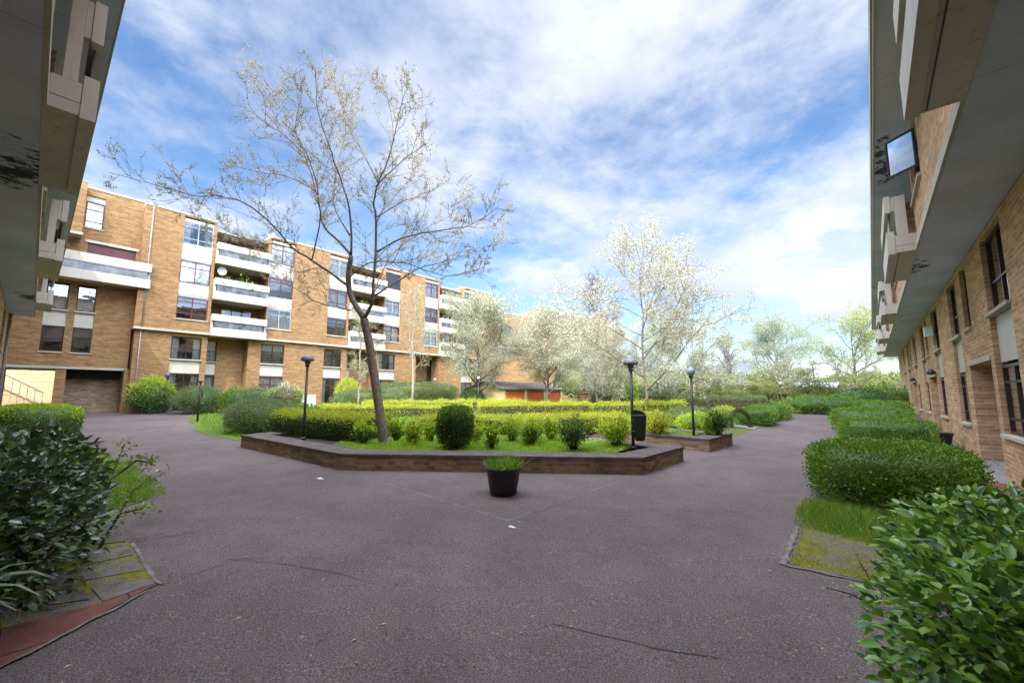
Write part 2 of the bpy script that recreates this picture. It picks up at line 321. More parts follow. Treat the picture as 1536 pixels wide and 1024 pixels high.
def leaves(name, P, A, L, W, mat, parent, rng, fold=0.25, big=False, second=None):
    """leaf blades at points P growing along A; folded on the midrib"""
    P = np.asarray(P, float); n = len(P); A = unit(np.asarray(A, float))
    L = np.broadcast_to(L, (n,)) * rng.uniform(0.5, 1.35, n); W = np.broadcast_to(W, (n,)) * rng.uniform(0.75, 1.2, n)
    S = unit(np.cross(A, unit(rng.normal(size=(n, 3)) * (0.55 if big else 1.0) + np.array([0, 0, 1.0 if big else 0.6])))); U = np.cross(S, A)
    L_, W_ = L[:, None], W[:, None]
    off = np.array(wloc(parent)) if parent is not None else 0
    if big:
        bend = rng.uniform(-0.25, 0.1, n)[:, None] * L_
        v = [P, P + A * L_ * .3 + S * W_ * .43 + U * W_ * fold, P + A * L_ * .33, P + A * L_ * .3 - S * W_ * .43 + U * W_ * fold,
             P + A * L_ * .66 + S * W_ * .4 + U * (W_ * fold + bend * .4), P + A * L_ * .68 + U * bend * .4, P + A * L_ * .66 - S * W_ * .4 + U * (W_ * fold + bend * .4), P + A * L_ + U * bend]
        V = np.stack(v, 1).reshape(-1, 3); k = 8
        F = np.array([(0, 1, 2), (0, 2, 3), (1, 4, 2), (2, 4, 5), (2, 5, 6), (2, 6, 3), (4, 7, 5), (5, 7, 6)])
    else:
        v = [P, P + A * L_ * .45 + S * W_ * .5 + U * W_ * fold, P + A * L_, P + A * L_ * .45 - S * W_ * .5 + U * W_ * fold]
        V = np.stack(v, 1).reshape(-1, 3); k = 4; F = np.array([(0, 1, 2), (0, 2, 3)])
    I = (F[None] + (np.arange(n) * k)[:, None, None]).reshape(-1, 3)
    me = raw_mesh(name, V - off, I, 3)
    o = link(name, me, [mat, second[0]] if second else mat, parent)
    if second: me.polygons.foreach_set('material_index', np.repeat(second[1].astype(np.int32), len(F))); me.update()
    if big: me.polygons.foreach_set('use_smooth', [True] * len(me.polygons))
    return o

# ------------------------------------------------------------------ ground sheets
def clip(poly, a, b, c):                                # keep a*x+b*y<=c
    out = []
    for i in range(len(poly)):
        p, q = poly[i], poly[(i + 1) % len(poly)]; dp, dq = a * p[0] + b * p[1] - c, a * q[0] + b * q[1] - c
        if dp <= 0: out.append(p)
        if (dp < 0 < dq) or (dq < 0 < dp):
            w = dp / (dp - dq); out.append((p[0] + (q[0] - p[0]) * w, p[1] + (q[1] - p[1]) * w))
    return out
def sheet(name, poly, dz, mat, kind='structure', thick=0.0, parent=None):
    mb = MB()
    parts = [clip(clip(poly, -1, 1, 46), 1, -1, 12), clip(poly, 1, -1, -46), clip(poly, -1, 1, -12)]
    for q in parts:
        if len(q) > 2: mb.face([(x, y, zg(x, y) + dz) for x, y in q])
    o = obj(name, mb, mat, parent)
    if kind: o['kind'] = kind
    return o
def ragged(poly, amp, seed):
    rg = np.random.default_rng(seed); out = []
    for (x0, y0), (x1, y1) in zip(poly, poly[1:] + poly[:1]):
        l = math.hypot(x1 - x0, y1 - y0); k = max(1, int(l / .14)); nx, ny = -(y1 - y0) / l, (x1 - x0) / l
        for i in range(k):
            o = rg.normal(0, amp) if i else 0; out.append((x0 + (x1 - x0) * i / k + nx * o, y0 + (y1 - y0) * i / k + ny * o))
    return out
BIG = 900
sheet('ground', [(-BIG, -BIG), (BIG, -BIG), (BIG, BIG), (-BIG, BIG)], -0.006, 'earth')
sheet('path', [(-29.2, -0.9), (1.7, -0.9), (1.7, 30.0), (-2.0, 30.0), (-3.15, 20.0), (-3.15, 13.0), (-9, 13.0), (-20, 6.5), (-29.2, 6.5)], 0.0, 'asphalt')
sheet('lawn', [(-28.0, 6.2), (-22.5, 4.6), (-20.5, 4.15), (-19.5, 4.1), (-18.3, 3.95), (-17.4, 3.62), (-15.0, 3.6), (-12.2, 3.9), (-12.2, 8.0), (-3.15, 17.2), (-3.4, 30), (-5.0, 44), (-28.0, 44)], 0.008, 'turf')
sheet('lawn', ragged([(-15.5, -0.8), (-8.0, -0.8), (-7.4, 0.6), (-7.6, 1.1), (-8.2, 1.32), (-11.5, 1.30), (-15.5, 1.0)], .035, 1), 0.008, 'turf')
sheet('lawn', ragged([(-0.70, 5.95), (-0.72, 7.0), (-0.55, 10.0), (1.15, 10.0), (1.15, 5.2), (0.3, 5.7)], .03, 2), 0.008, 'turf')
sheet('lawn', [(-0.9, 13.8), (-1.1, 30.0), (1.15, 30), (1.15, 13.8)], 0.008, 'turf')
sheet('moss_patch', ragged([(-0.66, 4.60), (-0.70, 6.0), (0.2, 5.9), (0.9, 5.2), (0.9, 4.75), (-0.15, 4.66)], .02, 3), 0.008, 'moss_slab')
sheet('moss_patch', [(-4.47, 0.79), (-5.75, 0.78), (-7.4, 0.7), (-8.0, -0.8), (-4.55, -0.8), (-4.42, 0.45)], 0.008, 'moss_slab')
sheet('red_paving', [(-4.47, 0.79), (-4.42, 0.45), (-4.55, -0.8), (-3.2, -0.8), (-3.75, -0.15)], 0.012, 'red_paving')
sheet('red_paving', [(1.16, 7.5), (1.16, 10.4), (1.66, 10.4), (1.66, 7.5)], 0.008, 'red_paving')
sheet('doorstep_paving', [(1.2, 10.41), (1.2, 13.4), (2.4, 13.4), (2.4, 10.41)], 0.012, 'slab_grey')
sheet('lawn_path', [(-3.16, 16.3), (-3.16, 19.5), (-7.5, 23.0), (-9.0, 21.0)], 0.016, 'slab_grey')

def ribbon(mb, pts, w, dz, rng, jag=0.4):
    P = []
    for (x0, y0), (x1, y1) in zip(pts, pts[1:]):
        n = max(2, int(math.hypot(x1 - x0, y1 - y0) / 0.08))
        P += [(x0 + (x1 - x0) * i / n, y0 + (y1 - y0) * i / n) for i in range(n)]
    P.append(pts[-1]); L, Rr = [], []
    for i, (x, y) in enumerate(P):
        a = P[max(i - 1, 0)]; b = P[min(i + 1, len(P) - 1)]; d = math.hypot(b[0] - a[0], b[1] - a[1]) + 1e-9
        nx, ny = -(b[1] - a[1]) / d, (b[0] - a[0]) / d
        o = rng.normal() * w * jag; h = w * (0.5 + rng.uniform(-0.25, 0.25))
        L.append((x + nx * (o + h), y + ny * (o + h))); Rr.append((x + nx * (o - h), y + ny * (o - h)))
    for i in range(len(P) - 1):
        mb.face([(q[0], q[1], zg(*q) + dz) for q in (Rr[i], Rr[i + 1], L[i + 1], L[i])])
rng = np.random.default_rng(3)
mb = MB(); ribbon(mb, [(-7.0, 3.88), (-5.2, 3.85), (-3.36, 3.82)], 0.022, 0.004, rng, 0.2); ribbon(mb, [(-3.36, 3.82), (-3.3, 5.3), (-3.27, 6.95)], 0.022, 0.004, rng, 0.2)
obj('path_seam', mb, 'seam')['kind'] = 'structure'
mb = MB()
for pl, w in (([G(830, 936), G(900, 952), G(980, 972), G(1080, 988)], 0.007), ([G(345, 838), G(440, 848), G(500, 858), G(560, 874)], 0.005), ([G(240, 878), G(300, 858), G(360, 838), G(405, 835)], 0.006),
              ([G(190, 820), G(230, 808), G(290, 798)], 0.009), ([G(1050, 690), G(1120, 680), G(1240, 690)], 0.012)):
    ribbon(mb, pl, w, 0.004, rng, 0.7)
obj('path_crack', mb, 'crack_dark')['kind'] = 'structure'
mb = MB(); ribbon(mb, [(-4.46, 0.82), (-4.60, 0.80), (-5.75, 0.80)], 0.03, 0.010, rng, 0.08); ribbon(mb, [(-0.72, 4.56), (-0.74, 5.4), (-0.76, 7.0)], 0.045, 0.010, rng, 0.15); ribbon(mb, [(-0.72, 4.56), (-0.15, 4.64)], 0.03, 0.010, rng, 0.25)
ribbon(mb, [(-3.75, -0.15), (-4.40, 0.74)], 0.018, 0.0145, rng, 0.4)
obj('path_edging', mb, 'seam')['kind'] = 'structure'

mb = MB(); rg_ = np.random.default_rng(21)
for pl in ([(190, 822), (196, 836), (128, 846), (112, 832)], [(200, 842), (208, 858), (120, 872), (124, 856)], [(212, 868), (232, 879), (150, 906), (134, 884)], [(108, 858), (118, 880), (60, 892), (40, 872)], [(120, 888), (132, 902), (70, 912), (52, 898)], [(180, 790), (186, 812), (120, 822), (110, 806)]):
    q = [G(p[0] + rg_.uniform(-7, 7), p[1] + rg_.uniform(-3, 3)) for p in pl]; zt = 0.013 + rg_.uniform(0, .006)
    mb.hexa([(x, y, zg(x, y) + .009) for x, y in q] + [(x, y, zg(x, y) + zt + rg_.uniform(-.003, .003)) for x, y in q])
obj('broken_paving', mb, 'slab_worn')['kind'] = 'structure'
# fallen petals and leaf litter
n = 620; mb = MB()
for i in range(n):
    if i < 700: x, y = -rng.uniform(-0.6, 10) , 0
    if i < 700:
        r_ = 2.0 + 9 * rng.random() ** 0.8; a = rng.uniform(R(-48), R(38)); x, y = r_ * -math.sin(a - -YAW) if False else r_ * (-math.sin(YAW - a)), r_ * math.cos(YAW - a)
    else: x, y = rng.uniform(-3, -0.8), rng.uniform(5, 20)
    if not (-12 < x < 1.0 and -0.3 < y < 22): continue
    if y > 3.7 and x < -3.3 and (y - 3.9) > 0.75 * (x + 7.4): continue
    s = rng.uniform(0.005, 0.014) * (1.6 if rng.random() < 0.12 else 1); a = rng.uniform(0, 6.28); z = zg(x, y) + 0.005
    c, d = math.cos(a) * s, math.sin(a) * s
    mb.face([(x - c, y - d, z), (x + d * .5, y - c * .5, z + .004), (x + c, y + d, z + .003), (x - d * .5, y + c * .5, z + .006)])
tag(obj('fallen_petals', mb, 'petal'), 'tiny pale petals and dry leaf bits scattered over the dark tarmac', 'leaf litter', kind='stuff')
for (px, py, s, lab) in ((480, 718, 0.085, 'flat pale paper scrap on tarmac nearest the left planter wall corner'), (237, 706, 0.07, 'small white paper scrap on tarmac beside the left hedge'), (690 + 78, 791, 0.05, 'pale worn scrap at the point of the paving seam')):
    x, y = G(px, py); mb = MB(); z = zg(x, y)
    mb.hexa([(x - s, y - s * .3, z + .004), (x + s * .8, y - s * .5, z + .004), (x + s, y + s * .3, z + .004), (x - s * .7, y + s * .4, z + .004), (x - s, y - s * .3, z + .008), (x + s * .8, y - s * .5, z + .012), (x + s, y + s * .3, z + .008), (x - s * .7, y + s * .4, z + .016)])
    tag(obj('paper_scrap', mb, 'paper'), lab, 'litter')

# ------------------------------------------------------------------ facade helpers
class Frame:
    def __init__(s, o, ud, nd): s.o = o; s.u = ud; s.n = nd
    def p(s, u, v, z): return (s.o[0] + s.u[0] * u + s.n[0] * v, s.o[1] + s.u[1] * u + s.n[1] * v, z)
    def box(s, mb, u0, u1, v0, v1, z0, z1):
        mb.hexa([s.p(u0, v0, z0), s.p(u1, v0, z0), s.p(u1, v1, z0), s.p(u0, v1, z0), s.p(u0, v0, z1), s.p(u1, v0, z1), s.p(u1, v1, z1), s.p(u0, v1, z1)])
    def wall(s, mb, u0, u1, z0, z1, v, openings=(), depth=0.14, back=0.25, zbot=True):
        """brick leaf at v with rectangular openings, reveals and returned ends"""
        us = sorted({u0, u1, *[min(max(a, u0), u1) for o in openings for a in o[:2]]}); zs = sorted({z0, z1, *[min(max(a, z0), z1) for o in openings for a in o[2:4]]})
        hole = lambda a, b: any(o[0] - 1e-6 < a < o[1] + 1e-6 and o[2] - 1e-6 < b < o[3] + 1e-6 for o in openings)
        for a, b in zip(us, us[1:]):
            for c, d in zip(zs, zs[1:]):
                if not hole((a + b) / 2, (c + d) / 2): mb.face([s.p(a, v, c), s.p(b, v, c), s.p(b, v, d), s.p(a, v, d)])
        for (a, b, c, d, *_) in openings:
            dp = _[0] if _ else depth
            mb.face([s.p(a, v, c), s.p(a, v, d), s.p(a, v - dp, d), s.p(a, v - dp, c)]); mb.face([s.p(b, v, d), s.p(b, v, c), s.p(b, v - dp, c), s.p(b, v - dp, d)])
            mb.face([s.p(a, v, d), s.p(b, v, d), s.p(b, v - dp, d), s.p(a, v - dp, d)]); mb.face([s.p(b, v, c), s.p(a, v, c), s.p(a, v - dp, c), s.p(b, v - dp, c)])
        for e in (u0, u1): mb.face([s.p(e, v, z0), s.p(e, v, z1), s.p(e, v - back, z1), s.p(e, v - back, z0)])
        mb.face([s.p(u0, v, z1), s.p(u1, v, z1), s.p(u1, v - back, z1), s.p(u0, v - back, z1)])
        if zbot: mb.face([s.p(u1, v, z0), s.p(u0, v, z0), s.p(u0, v - back, z0), s.p(u1, v - back, z0)])
WC = [0]
def window(F, par, u0, u1, z0, z1, v, frame='dark_frame', mull=(0.5,), trans=(0.35,), sill=True, curtain=None, label=None):
    """frame + pane + what hangs behind; v is the wall face, the window sits 9 cm back"""
    WC[0] += 1; w = 0.05; vb, vf = v - 0.13, v - 0.07
    mb = MB()
    F.box(mb, u0, u0 + w, vb, vf, z0, z1); F.box(mb, u1 - w, u1, vb, vf, z0, z1)
    F.box(mb, u0 + w, u1 - w, vb, vf, z0, z0 + w); F.box(mb, u0 + w, u1 - w, vb, vf, z1 - w, z1)
    for k in mull: a = u0 + (u1 - u0) * k; F.box(mb, a - w * .45, a + w * .45, vb + .004, vf - .004, z0 + w, z1 - w)
    for k in trans: a = z1 - (z1 - z0) * k; F.box(mb, u0 + w, u1 - w, vb + .008, vf - .008, a - w * .4, a + w * .4)
    f = obj('window', mb, frame, par)
    if label: f['label'] = label
    mb = MB(); vg = v - 0.10; mb.face([F.p(u0 + w * .5, vg, z0 + w * .5), F.p(u1 - w * .5, vg, z0 + w * .5), F.p(u1 - w * .5, vg, z1 - w * .5), F.p(u0 + w * .5, vg, z1 - w * .5)])
    obj('pane', mb, 'window_glass', f)
    if sill:
        mb = MB(); F.box(mb, u0 - 0.04, u1 + 0.04, v - 0.06, v + 0.05, z0 - 0.06, z0 - 0.003); obj('sill', mb, 'white_concrete', f)
    mb = MB(); F.box(mb, u0 - .02, u1 + .02, v - 0.75, v - 0.72, z0 - .05, z1 + .05)
    for e in (u0 - .02, u1 + .02): mb.face([F.p(e, v - .14, z0 - .05), F.p(e, v - .14, z1 + .05), F.p(e, v - .74, z1 + .05), F.p(e, v - .74, z0 - .05)])
    mb.face([F.p(u0 - .02, v - .14, z1 + .02), F.p(u1 + .02, v - .14, z1 + .02), F.p(u1 + .02, v - .74, z1 + .02), F.p(u0 - .02, v - .74, z1 + .02)])
    obj('room', mb, 'interior', f)
    rr = random.Random(WC[0] * 17)
    if curtain is None: curtain = rr.choice(['net', 'half', 'sides', 'blind', 'none', 'sides'])
    spans = {'net': [(0.02, 0.98, 1.0)], 'half': [(0.02, 0.55, 1.0)], 'sides': [(0.02, 0.26, 1.0), (0.74, 0.98, 1.0)], 'blind': [(0.02, 0.98, rr.uniform(0.3, 0.6))], 'none': []}[curtain]
    if spans:
        mb = MB()
        for a, b, hgt in spans:
            ua, ub = u0 + (u1 - u0) * a, u0 + (u1 - u0) * b; n = max(4, int((ub - ua) / 0.045)) if curtain != 'blind' else 1
            zl = z1 - (z1 - z0) * hgt
            for i in range(n):
                q0, q1 = ua + (ub - ua) * i / n, ua + (ub - ua) * (i + 1) / n
                d0, d1 = (0.03 * math.sin(i * 2.1) + .02 * math.sin(i * .9), 0.03 * math.sin((i + 1) * 2.1) + .02 * math.sin((i + 1) * .9)) if n > 1 else (0, 0)
                mb.face([F.p(q0, v - .24 + d0, zl), F.p(q1, v - .24 + d1, zl), F.p(q1, v - .24 + d1, z1), F.p(q0, v - .24 + d0, z1)])
        obj('curtain' if curtain != 'blind' else 'blind', mb, 'curtain' if curtain != 'blind' else 'blind', f, smooth=True)
    return f
def panel(F, par, u0, u1, z0, z1, v):
    mb = MB(); F.box(mb, u0 + .004, u1 - .004, v - 0.12, v - 0.07, z0, z1); return obj('panel', mb, 'panel_white', par)
def balcony(F, par, u0, u1, vf, vo, z0, up=1.2, ends=(True, True), skew=0.0):
    """slab, end plates with their notch, low front panel, open slot and top rail"""
    mb = MB(); F.box(mb, u0, u1, vf, vo - .02, z0, z0 + 0.13); b = obj('balcony', mb, 'balcony_paint', par)
    mb = MB(); F.box(mb, u0 - .01, u1 + .01, vo - .115, vo, z0 - 0.02, z0 + 0.44); obj('parapet', mb, 'balcony_paint', b)
    mb = MB(); F.box(mb, u0 - .01, u1 + .01, vo - .10, vo - .008, z0 + 0.84, z0 + up)
    obj('rail', mb, 'balcony_paint', b)
    mb = MB(); F.box(mb, u0 + .12, u1 - .12, vo - .07, vo - .055, z0 + .445, z0 + .835); obj('glazing', mb, 'balcony_glass', b)
    for e, on in ((0, ends[0]), (1, ends[1])):
        if not on: continue
        ua, ub = (u0 - .004, u0 + .09) if e == 0 else (u1 - .09, u1 + .004)
        mb = MB(); F.box(mb, ua, ub, vf, vo - .12, z0 + .133, z0 + .34); F.box(mb, ua + .002, ub - .002, vf + .11, vo - .155, z0 + .343, z0 + up - .03)
        F.box(mb, ua + .004, ub - .004, vo - .152, vo - .103, z0 + .86, z0 + up - .03)
        obj('end_plate', mb, 'balcony_paint', b)
    return b

# ------------------------------------------------------------------ right-hand block (faces -X, runs along +Y)
RB = Frame((0, 0), (0, 1), (-1, 0))           # v = -x
rb = thing('apartment_block', 'brown brick block with grey concrete overhang along the path beside the clipped green hedges', 'building', (1.65, 8, 0.2))
VL, VU, VO = -1.65, -0.89, -0.40
Y1 = 41.3
ground_open, upper_open = [], []
cols = []
k = 0
for base in (5.6, 13.9, 22.2, 30.5):
    cols.append((base, base + 1.35))
for base in (9.35, 17.65, 25.95, 34.25):
    cols.append((base, base + 1.5))
doors = [(2.85, 5.05), (11.15, 13.25), (19.45, 21.55), (27.75, 29.85), (36.05, 38.15)]
ops = []
for a, b in cols: ops += [(a, b, 1.0, 4.36)]
for a, b in doors: ops += [(a, b, -0.2, 2.26, 1.1), (b - .75, b - .02, 3.05, 4.36)]
mb = MB(); RB.wall(mb, -0.75, Y1, -0.4, 4.44, VL, ops, 0.14, 0.3)
for a, b in doors: RB.box(mb, a - .1, b + .1, VL - 1.2, VL - 1.1, -0.3, 2.4)
obj('wall', mb, 'buff_brick', rb)
for a, b in cols:
    window(RB, rb, a, b, 1.0, 2.15, VL, 'dark_frame', (0.5,), (0.25, 0.78), curtain='net' if a < 12 else None)  # net curtains added in near windows to pale the panes like reflected sky
    panel(RB, rb, a, b, 2.2, 3.0, VL)
    window(RB, rb, a, b, 3.05, 4.36, VL, 'dark_frame', (0.5,), (0.6,), curtain='net' if a < 12 else None)
for a, b in doors:
    window(RB, rb, b - .75, b - .02, 3.05, 4.36, VL, 'dark_frame', (), (0.6,), curtain='none')
    mb = MB(); RB.box(mb, a - .06, b + .06, VL - .05, VL + .03, 2.265, 2.36); obj('lintel', mb, 'white_concrete', rb)
    mb = MB(); RB.box(mb, a + .55, b - .6, VL - 1.095, VL - 1.04, 0.1, 2.05); obj('door', mb, 'brown_paint', rb)
# small wall lamps and boxes by the doors
for y_, z_ in ((19.2, 2.3), (27.5, 2.3)):
    mb = MB(); mb.lathe((1.52, y_, z_), [(0.02, 0), (0.10, 0.02), (0.13, 0.07), (0.05, 0.16), (0.015, 0.19)], 12); obj('wall_lamp', mb, 'black_metal', rb, True)
mb = MB(); RB.box(mb, 18.9, 19.25, VL + .003, VL + .2, 3.55, 3.85); obj('vent_box', mb, 'white_box', rb)
mb = MB(); RB.box(mb, -0.75, Y1 + .3, -3.2, VU - .003, 4.45, 4.60); obj('soffit', mb, 'soffit_concrete', rb)
bal_y = [(2.75, 5.6), (11.0, 13.85), (19.3, 22.15), (27.6, 30.45), (35.9, 38.6)]
segs = []
prev = -0.75
for a, b in bal_y: segs.append((prev, a)); prev = b
segs.append((prev, Y1))
mb = MB(); wins = []
for a, b in segs:
    o_ = [c for c in cols if c[0] > a - .01 and c[1] < b + .01]
    RB.wall(mb, a, b, 4.61, 6.40, VU, [(c[0], c[1], 5.32, 6.36) for c in o_], 0.14, 0.3); wins += o_
for a, b in bal_y: RB.wall(mb, a, b, 4.61, 6.40, VU - 1.2, [(a + .7, b - .5, 4.75, 6.2)], 0.1, 0.2); RB.box(mb, a - .2, a, VU - 1.25, VU - .3, 4.61, 6.40); RB.box(mb, b, b + .2, VU - 1.25, VU - .3, 4.61, 6.40)
obj('upper_wall', mb, 'buff_brick', rb)
for a, b in segs:
    mb = MB(); RB.box(mb, a, b, VU - .002, VU + .035, 4.447, 4.61); obj('slab_edge', mb, 'white_concrete', rb)
for c in wins:
    window(RB, rb, c[0], c[1], 5.32, 6.36, VU, 'brown_paint', (0.5,), (0.3,), curtain='none')
for a, b in bal_y:
    window(RB, rb, a + .7, b - .5, 4.75, 6.2, VU - 1.2, 'dark_frame', (0.5,), (), False)
    balcony(RB, rb, a, b, VU, -0.46, 4.45, 1.18)
    mb = MB(); RB.box(mb, a + .1, b - .1, VU - 1.2, VU - .002, 4.452, 4.66); obj('balcony_floor', mb, 'soffit_concrete', rb)
for a, b in bal_y:
    mb = MB(); RB.box(mb, a + .02, b - .02, -0.628, -0.613, 4.4465, 4.4495); obj('drip_groove', mb, 'black_metal', rb)
# casement standing open, and its stay
f0 = np.array([0.87, 9.46]); f1 = np.array([0.52, 9.74]); mb = MB(); d = (f1 - f0); nrm = np.array([-d[1], d[0]]) / np.linalg.norm(d) * 0.02
def quadbar(mb, p, q, z0, z1):
    mb.hexa([(*(p - nrm), z0), (*(q - nrm), z0), (*(q + nrm), z0), (*(p + nrm), z0), (*(p - nrm), z1), (*(q - nrm), z1), (*(q + nrm), z1), (*(p + nrm), z1)])
e0, e1 = f0 + d * .045, f1 - d * .045
quadbar(mb, f0, f1, 5.50, 5.525); quadbar(mb, f0, f1, 6.145, 6.17); quadbar(mb, f0, e0, 5.526, 6.144); quadbar(mb, e1, f1, 5.526, 6.144)
cs = obj('casement', mb, 'dark_frame', rb)
mb = MB(); mb.face([(*e0, 5.525), (*e1, 5.525), (*e1, 6.145), (*e0, 6.145)]); obj('pane', mb, 'window_glass', cs)
mb = MB(); RB.box(mb, -0.75, Y1 - 1.0, -3.0, VO, 6.41, 6.50); obj('overhang_slab', mb, 'soffit_concrete', rb)
mb = MB(); RB.box(mb, -0.75, Y1 - 1.0, VO + .002, VO + .03, 6.40, 6.60); RB.box(mb, -0.75, Y1 - 1.0, VO + .031, VO + .055, 6.50, 6.75); obj('slab_edge', mb, 'white_concrete', rb)
mb = MB(); RB.wall(mb, -0.75, Y1 - 1.0, 6.505, 11.2, VO - .36, (), 0.1, 9.0); obj('upper_wall', mb, 'buff_brick', rb)
for y_ in (5.6, 9.35, 13.9, 17.65, 22.2, 25.95, 30.5, 34.25):
    for z_ in (7.3, 9.4):
        mb = MB(); RB.box(mb, y_, y_ + 1.4, VO - .358, VO - .342, z_, z_ + 1.2); obj('window', mb, 'dark_frame', rb)
mb = MB(); RB.box(mb, -0.75, Y1, -10, VL - 1.25, -0.4, 6.40); obj('inner_wall', mb, 'buff_brick', rb)
mb = MB(); RB.box(mb, -0.85, Y1 - .9, -10.1, VO - .27, 11.2, 11.32); obj('roof', mb, 'roof_felt', rb)

# ------------------------------------------------------------------ left-hand block (faces +Y, runs along -X)
LB = Frame((0, 0), (-1, 0), (0, 1))           # u = -x, v = y
lb = thing('apartment_block', 'brick block with peeling grey soffit and white balconies overhead behind the glossy dark shrub', 'building', (-6, -0.75, 0))
X1 = 22.7
lops = [(a, a + 1.4, 1.0, 4.36) for a in (3.0, 6.8, 11.3, 15.1, 19.6)]
mb = MB(); LB.wall(mb, -1.6, X1, -0.6, 4.44, -0.76, lops, 0.14, 0.3); obj('wall', mb, 'buff_brick', lb)
for o_ in lops:
    window(LB, lb, o_[0], o_[1], 1.0, 2.15, -0.76, 'dark_frame', (0.5,), (0.25,)); panel(LB, lb, o_[0], o_[1], 2.2, 3.0, -0.76); window(LB, lb, o_[0], o_[1], 3.05, 4.36, -0.76, 'dark_frame', (0.5,), (0.6,))
mb = MB(); LB.box(mb, -0.88, X1, -3.2, -0.183, 4.45, 4.60); obj('soffit', mb, 'soffit_peeling', lb)
lbal = [(5.85, 8.25), (12.65, 15.0), (19.05, 20.9)]
mb = MB(); prev = -0.88; wl = []
ucol = [(1.6, 3.0), (9.0, 10.5), (10.9, 12.2), (15.5, 16.9), (21.2, 22.4)]
lsegs = []
for a, b in lbal: lsegs.append((prev, a)); prev = b
lsegs.append((prev, X1))
for a, b in lsegs:
    o_ = [c for c in ucol if c[0] > a and c[1] < b]
    LB.wall(mb, a, b, 4.61, 6.40, -0.18, [(c[0], c[1], 5.32, 6.36) for c in o_], 0.14, 0.3); wl += o_
for a, b in lbal: LB.wall(mb, a, b, 4.61, 6.40, -1.4, [(a + .5, b - .4, 4.75, 6.2)], 0.1, 0.2); LB.box(mb, a - .2, a, -1.45, -.48, 4.61, 6.40); LB.box(mb, b, b + .2, -1.45, -.48, 4.61, 6.40)
obj('upper_wall', mb, 'buff_brick', lb)
for a, b in lsegs:
    mb = MB(); LB.box(mb, a, b, -0.182, -0.145, 4.447, 4.61); obj('slab_edge', mb, 'white_concrete', lb)
for c in wl: window(LB, lb, c[0], c[1], 5.32, 6.36, -0.18, 'brown_paint', (0.5,), (0.3,), curtain='none')
for a, b in lbal:
    window(LB, lb, a + .5, b - .4, 4.75, 6.2, -1.4, 'dark_frame', (0.5,), (), False)
    balcony(LB, lb, a, b, -0.18, 0.19, 4.45, 1.30)
    mb = MB(); LB.box(mb, a + .1, b - .1, -1.4, -.182, 4.452, 4.66); obj('balcony_floor', mb, 'soffit_peeling', lb)
mb = MB(); LB.box(mb, -0.38, X1 + .2, -3.0, 0.315, 6.41, 6.50); obj('overhang_slab', mb, 'soffit_peeling', lb)
mb = MB(); LB.box(mb, -0.38, X1 + .2, 0.317, 0.335, 6.405, 6.56); obj('slab_edge', mb, 'white_concrete', lb)
mb = MB(); LB.wall(mb, -0.38, X1 + .2, 6.505, 12.3, 0.02, (), 0.1, 9.0); obj('upper_wall', mb, 'buff_brick', lb)
mb = MB(); LB.box(mb, -9.0, X1, -10, -2.0, -0.6, 6.40); LB.box(mb, X1 + .001, 29.3, -9.9, -1.6, 2.95, 12.0); obj('inner_wall', mb, 'buff_brick', lb)  # second box: unseen link mass added to keep sun off the corner wing
mb = MB(); LB.box(mb, -9.0, X1 + .25, -10.1, 0.08, 12.3, 12.42); obj('roof', mb, 'roof_felt', lb)
mb = MB(); mb.tube([(-22.3, -0.70, 0.4), (-22.3, -0.70, 4.44)], [0.045, 0.045], 8); obj('drainpipe', mb, 'steel_rail', lb, True)

# ------------------------------------------------------------------ far block (faces +X, runs along +Y)
PLANTS = []
FB = Frame((0, 0), (0, 1), (1, 0))            # u = y, v = x
fb = thing('apartment_block', 'sunlit five storey yellow brick block with white balconies across the garden', 'building', (-28.3, 14, 0.8))
PU, PL, PR = -28.2, -28.34, -29.2
ZT = 11.65
YE = 29.6
W1 = [(4.75, 6.15), (9.2, 10.65), (13.0, 14.4), (17.45, 18.85), (21.3, 22.7), (25.8, 27.2)]
BAY = [(6.3, 9.15), (14.55, 17.4), (22.85, 25.7)]
LV = [(5.79, 7.02, 7.10, 7.82), (7.82, 9.07, 9.22, 10.02), (10.02, 11.31, None, None)]
segs = [(3.13, 6.3), (9.15, 14.55), (17.4, 22.85), (25.7, YE)]
mb = MB()
for a, b in segs: FB.wall(mb, a, b, 5.13, ZT, PU, [(c, d, 5.79, 11.55) for c, d in W1 if c > a and d < b], 0.14, 2.2)
for a, b in BAY: 
    for k in range(3):
        z0 = 5.12 + 2.07 * k; FB.wall(mb, a, b, z0, z0 + 2.06, PU - 1.3, [(a + .8, b - .35, z0 + .12, z0 + 1.85)], 0.1, 0.2)
    FB.wall(mb, a, b, 11.33, 11.9 if a > 10 else 11.6, PU - 1.9, (), 0.1, 0.4)
obj('upper_wall', mb, 'yellow_brick', fb)
for c, d in W1:
    for i, (s0, h0, _, _) in enumerate(LV):
        window(FB, fb, c, d, s0, h0, PU, 'brown_paint' if (int(c) + i) % 3 else 'grey_frame', (0.5,), (0.3,) if (int(c) + i) % 2 else (0.22, 0.75), sill=(i == 0))
        mb = MB(); FB.box(mb, c + .004, d - .004, PU - .12, PU - .06, h0 + .003, h0 + .16); obj('head_strip', mb, 'grey_frame' if i < 2 else 'panel_white', fb)
    panel(FB, fb, c, d, 7.185, 7.81, PU); panel(FB, fb, c, d, 9.235, 10.01, PU)
